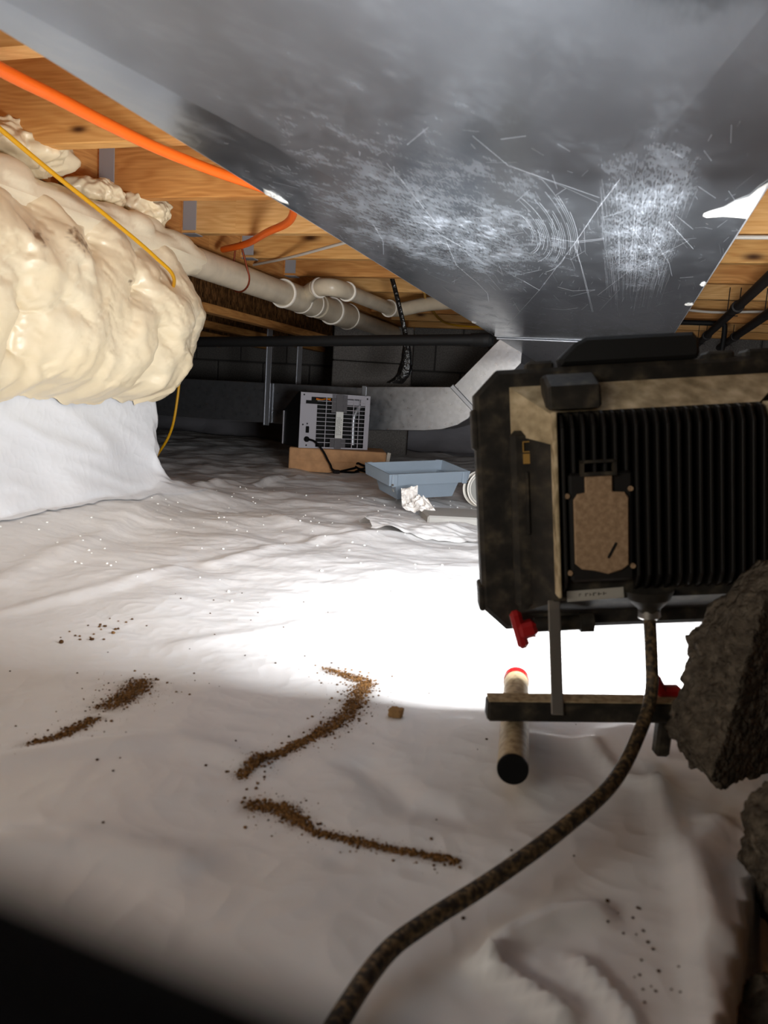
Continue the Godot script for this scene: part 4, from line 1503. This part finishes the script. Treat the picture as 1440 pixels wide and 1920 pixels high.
# ---------------------------------------------------------------- work light
func lamp_basis() -> Transform3D:
	return Transform3D(Basis.from_euler(Vector3(deg_to_rad(-2.0), deg_to_rad(14.0), deg_to_rad(6.8))), Vector3(0.038, 0.283, -0.905))

func build_work_light() -> void:
	var t := thing("work_light", "dark mud-splashed work light with cooling fins, facing away", "work light", lamp_basis())
	var oct := func(w: float, h: float, c: float, y0 := 0.0) -> PackedVector2Array:
		return PackedVector2Array([Vector2(-w + c, -h + y0), Vector2(w - c, -h + y0), Vector2(w, -h + c + y0), Vector2(w, h - c + y0), Vector2(w - c, h + y0), Vector2(-w + c, h + y0), Vector2(-w, h - c + y0), Vector2(-w, -h + c + y0)])
	var b := MB.new()
	b.prism(oct.call(0.190, 0.148, 0.026), -0.045, 0.0, Transform3D.IDENTITY, 0.005)
	for s in [-1, 1]:
		for q in [[0.083, 0.046], [-0.110, 0.030]]:
			b.box(T(s * 0.190, q[0], -0.022), Vector3(0.007, q[1], 0.040), 0.002)
	obj("front_frame", b, M.lamp, t)
	b = MB.new()
	b.box(T(0, 0, -0.0475), Vector3(0.33, 0.235, 0.004), 0.001)
	obj("glass", b, M.lens, t, "glowing front glass")
	# tapered housing between frame and fin block
	var A := [Vector3(-0.150, -0.130, -0.001), Vector3(0.150, -0.130, -0.001), Vector3(0.150, 0.128, -0.001), Vector3(-0.150, 0.128, -0.001)]
	var B := [Vector3(-0.114, -0.104, 0.050), Vector3(0.100, -0.104, 0.050), Vector3(0.100, 0.096, 0.050), Vector3(-0.114, 0.096, 0.050)]
	b = MB.new()
	for k in [0, 1, 3]:
		var m: int = (k + 1) % 4
		b.quad(A[k], A[m], B[m], B[k])
	b.quad(B[0], B[1], B[2], B[3])
	obj("housing", b, M.lamp, t)
	b = MB.new()
	b.quad(A[2] + Vector3(0, 0.001, 0), A[3] + Vector3(0, 0.001, 0), B[3] + Vector3(0, 0.001, 0.001), B[2] + Vector3(0, 0.001, 0.001))
	obj("upper_slope", b, M.dusty, t, "sloping top face caked with pale dust")
	b = MB.new()
	var off := Vector3(-0.0010, 0.0, 0.0014)
	var low_a: Vector3 = A[3].lerp(A[0], 0.20)
	var low_b: Vector3 = B[3].lerp(B[0], 0.10)
	b.quad(A[3] + off, low_a + off, low_b + off, B[3] + off)
	b.quad(A[3] + off, B[3] + off, B[3] + Vector3(0, 0.001, 0.001), A[3] + Vector3(0, 0.001, 0))
	b.tri(low_a + off, low_b + off + Vector3(0, -0.012, 0), low_b + off)
	obj("dried_mud", b, M.dusty, t, "pale dried mud on the housing corner")
	# side rail with ridges on the left border
	b = MB.new()
	b.box(T(-0.128, -0.02, 0.010), Vector3(0.052, 0.20, 0.02), 0.006)
	obj("side_rail", b, M.lamp, t)
	for k in 4:
		b = MB.new()
		b.box(T(-0.137 + k * 0.007, -0.0, 0.021), Vector3(0.0035, 0.07, 0.004), 0.001)
		obj("rail_rib", b, M.lamp, t)
	b = MB.new()
	for e in [[0, 0.0055, 0.010, 0.0012], [0, -0.0055, 0.010, 0.0012], [-0.0045, 0, 0.0012, 0.011], [0.0045, 0, 0.0012, 0.011]]:
		b.box(T(-0.136 + e[0], 0.062 + e[1], 0.0215), Vector3(e[2], e[3], 0.001))
	b.box(T(-0.136, 0.049, 0.0215), Vector3(0.010, 0.011, 0.001))
	obj("printed_mark", b, mat(Color(0.62, 0.47, 0.2), 0.6), t, "small yellow printed mark")
	# cooling fins
	var fa := MB.new()
	fa.prism(PackedVector2Array([Vector2(0.048, -0.096), Vector2(0.062, -0.088), Vector2(0.070, -0.076), Vector2(0.070, 0.080), Vector2(0.062, 0.094), Vector2(0.048, 0.098)]), -0.0016, 0.0016, Transform3D(Basis(Vector3(0, 0, 1), Vector3(0, 1, 0), Vector3(-1, 0, 0)), Vector3.ZERO), 0.0006)
	var fm := fa.mesh()
	var fs := MB.new()
	fs.prism(PackedVector2Array([Vector2(0.048, 0.032), Vector2(0.070, 0.034), Vector2(0.070, 0.080), Vector2(0.062, 0.094), Vector2(0.048, 0.098)]), -0.0016, 0.0016, Transform3D(Basis(Vector3(0, 0, 1), Vector3(0, 1, 0), Vector3(-1, 0, 0)), Vector3.ZERO), 0.0006)
	var fsm := fs.mesh()
	for k in 20:
		var x := -0.106 + k * 0.0107
		var o := MeshInstance3D.new()
		o.name = "fin"
		o.mesh = fsm if k > 0 and k < 7 else fm
		o.material_override = M.fin
		o.position.x = x
		t.add_child(o, true)
	for x in [-0.113, 0.106]:
		b = MB.new()
		b.box(T(x, 0.0, 0.056), Vector3(0.004, 0.195, 0.026), 0.001)
		obj("fin_border", b, M.dusty, t)
	# driver box on the upper slope
	b = MB.new()
	b.prism(PackedVector2Array([Vector2(0.02, 0.100), Vector2(0.066, 0.100), Vector2(0.062, 0.124), Vector2(0.03, 0.138), Vector2(0.004, 0.138)]), -0.028, 0.026, Transform3D(Basis(Vector3(0, 0, 1), Vector3(0, 1, 0), Vector3(-1, 0, 0)), Vector3(-0.092, 0, 0)), 0.003)
	obj("driver_box", b, M.lamp, t)
	var panel := Node3D.new()
	panel.name = "cover"
	panel.position = Vector3(-0.017, 0.012, 0)
	t.add_child(panel)
	# tan cover plate on its bracket
	b = MB.new()
	b.box(T(-0.051, -0.036, 0.060), Vector3(0.066, 0.115, 0.016), 0.003)
	obj("cover_frame", b, M.fin, panel)
	b = MB.new()
	var plate := PackedVector2Array([Vector2(-0.080, -0.073), Vector2(-0.073, -0.079), Vector2(-0.060, -0.081), Vector2(-0.046, -0.085), Vector2(-0.032, -0.081), Vector2(-0.025, -0.076), Vector2(-0.024, -0.006), Vector2(-0.028, 0.0), Vector2(-0.040, 0.001), Vector2(-0.040, 0.022), Vector2(-0.068, 0.022), Vector2(-0.068, 0.001), Vector2(-0.076, 0.0), Vector2(-0.080, -0.006)])
	b.prism(plate, 0.068, 0.0725, Transform3D.IDENTITY, 0.0012)
	obj("cover_plate", b, M.tan, panel, "tan dusty cover plate with a tab")
	b = MB.new()
	b.box(Transform3D(Basis(Vector3.BACK, -0.5), Vector3(-0.042, -0.060, 0.0727)), Vector3(0.0026, 0.018, 0.001))
	obj("scratch", b, M.fin, panel)
	b = MB.new()
	b.prism(PackedVector2Array([Vector2(-0.072, 0.018), Vector2(-0.036, 0.018), Vector2(-0.036, 0.034), Vector2(-0.039, 0.034), Vector2(-0.039, 0.022), Vector2(-0.069, 0.022), Vector2(-0.069, 0.034), Vector2(-0.072, 0.034)]), 0.064, 0.075, Transform3D.IDENTITY)
	b.box(T(-0.054, 0.033, 0.069), Vector3(0.036, 0.003, 0.012))
	obj("latch", b, M.lamp, panel)
	for p in [Vector2(-0.086, -0.002), Vector2(-0.021, 0.003), Vector2(-0.085, -0.083), Vector2(-0.02, -0.078)]:
		b = MB.new()
		b.lathe([Vector2(0.0032, 0), Vector2(0.0026, 0.003), Vector2(0.001, 0.003), Vector2(0.0, 0.002)], along(Vector3(p.x, p.y, 0.067), Vector3(p.x, p.y, 1)), 10)
		obj("screw", b, M.tan, panel)
	# white strip label
	b = MB.new()
	var lc := Vector3(-0.073, -0.0985, 0.0515)
	var lx := Vector3(0.029, 0.0012, 0)
	var ly := Vector3(0, 0.0048, 0)
	b.box(Transform3D(Basis(Vector3.BACK, 0.04), lc), Vector3(0.060, 0.0115, 0.0012))
	b.quad(lc - lx - ly + Vector3(0, 0, 0.0008), lc + lx - ly + Vector3(0, 0, 0.0008), lc + lx + ly + Vector3(0, 0, 0.0008), lc - lx + ly + Vector3(0, 0, 0.0008), Vector2(0, 1), Vector2(1, 1), Vector2(1, 0), Vector2(0, 0))
	var lm := mat(Color.WHITE, 0.7)
	lm.albedo_texture = label_texture(256, 44, Color(0.66, 0.64, 0.6), Color(0.25, 0.24, 0.22), 1, 9, 0.2)
	lm.texture_repeat = false
	obj("strip_label", b, lm, t, "white strip label with worn print")
	# carrying handle on top
	b = MB.new()
	b.prism(PackedVector2Array([Vector2(-0.092, 0.149), Vector2(0.056, 0.149), Vector2(0.059, 0.155), Vector2(0.058, 0.170), Vector2(0.052, 0.178), Vector2(-0.064, 0.179), Vector2(-0.077, 0.173), Vector2(-0.094, 0.157)]), -0.036, -0.002, Transform3D.IDENTITY, 0.004)
	obj("handle", b, M.abs, t)
	for x in [-0.115, 0.082, 0.125, 0.168]:
		b = MB.new()
		b.box(T(x, 0.150, -0.02), Vector3(0.03, 0.012, 0.03), 0.003)
		obj("top_lug", b, M.lamp, t)
	# hinge block and knobs at the foot
	b = MB.new()
	b.tube(PackedVector3Array([Vector3(-0.135, -0.137, 0.022), Vector3(-0.085, -0.136, 0.022)]), [0.0085], 16)
	b.tube(PackedVector3Array([Vector3(-0.085, -0.136, 0.022), Vector3(-0.070, -0.136, 0.022)]), [0.0115], 6)
	obj("pivot_bolt", b, M.lamp, t)
	b = MB.new()
	b.box(Transform3D(Basis(Vector3.BACK, 0.22), Vector3(-0.152, -0.141, 0.024)), Vector3(0.013, 0.044, 0.012), 0.004)
	b.box(Transform3D(Basis(Vector3.BACK, 0.22), Vector3(-0.143, -0.141, 0.024)), Vector3(0.020, 0.018, 0.020), 0.004)
	obj("wing_knob", b, M.red, t, "red plastic wing knob")
	b = MB.new()
	b.lathe([Vector2(0.026, 0), Vector2(0.022, -0.010), Vector2(0.012, -0.020), Vector2(0.010, -0.026), Vector2(0, -0.026)], T(-0.016, -0.096, 0.050), 20)
	obj("cable_boss", b, M.lamp, t)
	b = MB.new()
	b.lathe([Vector2(0.0, 0), Vector2(0.012, 0), Vector2(0.0125, -0.008), Vector2(0.009, -0.010), Vector2(0, -0.010)], T(-0.016, -0.118, 0.050), 6)
	obj("gland_nut", b, M.steel, t)

	# the lamp's own light, just in front of its glass
	var light := AreaLight3D.new()
	light.name = "lamp_light"
	light.area_size = Vector2(0.32, 0.225)
	light.light_color = Color(0.98, 0.99, 1.0)
	light.light_energy = LAMP_ENERGY
	light.shadow_enabled = true
	light.area_range = 12.0
	light.position = Vector3(0, 0, -0.056)
	t.add_child(light)

	# stand: cross bar on tube feet (kept level), parts of the work light
	var inv := lamp_basis().affine_inverse()
	var W := func(p: Vector3) -> Vector3: return inv * p
	var yaw_b := Basis(Vector3.UP, deg_to_rad(17.0)) * Basis(Vector3.BACK, deg_to_rad(3.0))
	b = MB.new()
	var barx := inv * Transform3D(yaw_b, Vector3(0.035, 0.0610, -0.825))
	b.box(barx * T(0.015, 0, 0), Vector3(0.325, 0.022, 0.024), 0.003)
	obj("cross_bar", b, M.lamp, t)
	b = MB.new()
	b.box(barx * T(0.015, 0.0118, 0), Vector3(0.323, 0.0015, 0.023), 0.0005)
	obj("bar_top", b, M.cream_tube, t, "dusty cream upper face of the bar")
	for k in 2:
		b = MB.new()
		var a := Vector3(-0.066, 0.024, -0.715) if k == 0 else Vector3(0.215, 0.024, -0.80)
		var e := Vector3(-0.094, 0.024, -0.955) if k == 0 else Vector3(0.19, 0.030, -1.10)
		var dd := (e - a).normalized()
		b.tube(PackedVector3Array([W.call(a), W.call(e)]), [0.0155], 28, false)
		obj("foot_tube", b, M.cream_tube, t)
		b = MB.new()
		b.tube(PackedVector3Array([W.call(a - dd * 0.003), W.call(a + dd * 0.010)]), [0.0152], 28)
		obj("end_cap", b, M.black, t)
		b = MB.new()
		b.tube(PackedVector3Array([W.call(e - dd * 0.002), W.call(e + dd * 0.012)]), [0.0165], 28)
		obj("far_cap", b, M.red, t, "red plastic cap")
	for k in 2:
		b = MB.new()
		var top: Vector3 = [Vector3(-0.1165, -0.112, 0.048), Vector3(0.118, -0.10, 0.040)][k]
		var foot: Vector3 = barx * Vector3([-0.0755, 0.125][k], 0.008, 0.015)
		var mid := (top + foot) * 0.5
		var len_v := foot - top
		var yv := -len_v.normalized()
		var xv := yv.cross(Vector3.BACK).normalized()
		b.box(Transform3D(Basis(-xv, yv, (-xv).cross(yv)), mid), Vector3(0.013, len_v.length() + 0.016, 0.003), 0.001)
		obj("bracket", b, M.steel, t)
	b = MB.new()
	b.box(Transform3D(inv.basis * yaw_b * Basis(Vector3.BACK, 0.5), W.call(Vector3(0.066, 0.088, -0.842))), Vector3(0.012, 0.022, 0.012), 0.003)
	b.box(Transform3D(inv.basis * yaw_b, W.call(Vector3(0.078, 0.081, -0.848))), Vector3(0.028, 0.012, 0.016), 0.004)
	obj("wing_knob", b, M.red, t, "red plastic knob on the cross bar")
	b = MB.new()
	b.box(inv * T(0.078, 0.028, -0.855, 17), Vector3(0.016, 0.045, 0.016), 0.003)
	obj("clamp_bolt", b, M.lamp, t)
	# its cable comes down and swings towards the viewer
	b = MB.new()
	var gl: Vector3 = lamp_basis() * Vector3(-0.016, -0.124, 0.050)
	var pts := [gl + Vector3(-0.002, 0.012, 0), gl, Vector3(0.055, 0.123, -0.822), Vector3(0.058, 0.091, -0.808), Vector3(0.051, 0.066, -0.775), Vector3(0.027, 0.043, -0.690), Vector3(-0.013, 0.036, -0.599), Vector3(-0.057, 0.023, -0.531), Vector3(-0.092, 0.017, -0.477), Vector3(-0.111, 0.014, -0.439), Vector3(-0.119, 0.017, -0.376), Vector3(-0.124, 0.014, -0.32), Vector3(-0.14, 0.012, -0.22), Vector3(-0.2, 0.012, -0.05), Vector3(-0.25, 0.012, 0.2)]
	var loc := []
	for p in pts: loc.append(W.call(p))
	b.tube(spline(loc, 8), [0.0066], 16)
	obj("power_cable", b, M.cordm, t, "thick mud-smeared black cable")

# ---------------------------------------------------------------- stones
func build_rocks() -> void:
	var vb := Basis.from_euler(Vector3(deg_to_rad(-8.3), deg_to_rad(16.6), deg_to_rad(3.7)))
	var pl1 := [[Vector3(0, -1, 0), 0.093], [Vector3(-0.84, -0.54, 0), 0.095], [Vector3(-0.973, 0.23, 0), 0.068], [Vector3(-0.756, 0.655, 0.0), 0.075], [Vector3(0.2, 0.98, 0), 0.125], [Vector3(1, 0.1, 0), 0.13], [Vector3(0, 0, -1), 0.035], [Vector3(0.52, -0.15, 0.84), 0.012], [Vector3(-0.80, 0.236, 0.544), 0.052], [Vector3(-0.3, 0.8, 0.5), 0.10]]
	var pl2 := [[Vector3(0, -1, 0), 0.16], [Vector3(-1, 0.05, 0.05), 0.030], [Vector3(-0.8, 0.6, 0.1), 0.036], [Vector3(-0.75, -0.6, 0.1), 0.045], [Vector3(0.1, 1, 0), 0.055], [Vector3(1, 0, 0), 0.12], [Vector3(0, 0, -1), 0.05], [Vector3(0.1, 0.1, 1), 0.05]]
	var pl3 := [[Vector3(0, -1, 0), 0.10], [Vector3(-1, 0.2, 0.1), 0.045], [Vector3(-0.6, 0.75, 0.2), 0.05], [Vector3(0.1, 1, 0), 0.06], [Vector3(1, 0, 0), 0.1], [Vector3(0, 0, -1), 0.05], [Vector3(0.1, 0.1, 1), 0.06]]
	var defs := [[pl1, Vector3(0.155, 0.112, -0.808), "large rough grey stone leaning beside the work light", 0.014], [pl2, Vector3(0.178, 0.020, -0.650), "smaller rough stone at the right edge, in front of the large one", 0.008], [pl3, Vector3(0.170, -0.068, -0.505), "rough stone low in the dark gap in the bottom right corner", 0.008]]
	for k in 3:
		var planes: Array = defs[k][0]
		var amp: float = defs[k][3]
		var n1 := noise(120 + k, 14.0, 5)
		var n2 := noise(130 + k, 55.0, 3)
		var b := MB.new()
		b.star(64, func(d: Vector3) -> float:
			var r := 0.3
			for p in planes:
				var c: float = d.dot(p[0].normalized())
				if c > 0.05: r = minf(r, p[1] / c)
			var q := d * r
			return r + amp * n1.get_noise_3d(q.x, q.y, q.z) + 0.005 * n2.get_noise_3d(q.x, q.y, q.z) - amp * 0.3)
		var o := obj("stone", b, M.rock)
		o.transform = Transform3D(vb, defs[k][1])
		tag(o, defs[k][2], "stone")

const FILL_ENERGY := 1.1  # strength of the added fill light
const LAMP_ENERGY := 2.3

func _ready() -> void:
	rng.seed = 4242
	n_low = noise(1, 2.2, 2)
	n_mid = noise(2, 9.0, 3)
	n_ridge = noise(3, 3.0, 3, FastNoiseLite.TYPE_SIMPLEX_SMOOTH, FastNoiseLite.FRACTAL_RIDGED)
	# camera
	var cam := Camera3D.new()
	cam.name = "camera"
	cam.near = 0.02
	cam.far = 50.0
	cam.position = Vector3(0, 0.37, 0)
	cam.basis = Basis.from_euler(Vector3(deg_to_rad(-8.3), deg_to_rad(16.6), deg_to_rad(3.7)))
	add_child(cam)
	var ca := CameraAttributesPhysical.new()
	ca.frustum_focal_length = 18.0
	ca.frustum_focus_distance = 2.6
	ca.exposure_aperture = 6.0
	ca.frustum_near = 0.02
	ca.frustum_far = 50.0
	cam.attributes = ca
	cam.fov = 67.38
	cam.current = true
	# environment: a closed dark room, so no sky light to speak of
	var we := WorldEnvironment.new()
	we.name = "environment"
	var env := Environment.new()
	env.background_mode = Environment.BG_COLOR
	env.background_color = Color.BLACK
	env.tonemap_mode = Environment.TONE_MAPPER_LINEAR
	env.tonemap_exposure = 1.0
	env.sdfgi_enabled = true
	env.ssao_enabled = true
	env.ssil_enabled = true
	we.environment = env
	add_child(we)

	# added fill light, unseen, shining in through the made-up opening behind the viewer
	var fill_light := AreaLight3D.new()
	fill_light.name = "added_fill_light"
	fill_light.area_size = Vector2(1.0, 0.40)
	fill_light.light_color = Color(1.0, 0.97, 0.92)
	fill_light.light_energy = FILL_ENERGY
	fill_light.shadow_enabled = true
	fill_light.area_range = 12.0
	fill_light.position = Vector3(-0.80, 0.58, 0.75)
	fill_light.basis = Basis(Vector3.UP, deg_to_rad(-25.0))
	add_child(fill_light)

	make_materials()
	build_shell()
	build_sheet()
	build_main_duct()
	build_branch_duct()
	build_work_light()
	build_wall_sheet()
	build_back_sheet()
	build_foam()
	for k in 4:
		beam_i([-1.80, -2.25, -2.70, -3.15][k], -2.3, -5.6, ["dark engineered floor beam behind the drain pipe, nearest to it", "dark engineered floor beam, second from the drain pipe", "dark engineered floor beam, third from the drain pipe", "dark engineered floor beam, farthest from the drain pipe"][k])
	build_pipes()
	build_pier()
	build_rocks()
	build_dehumidifier()
	build_bin()
	build_small_things()
	build_crumbs()
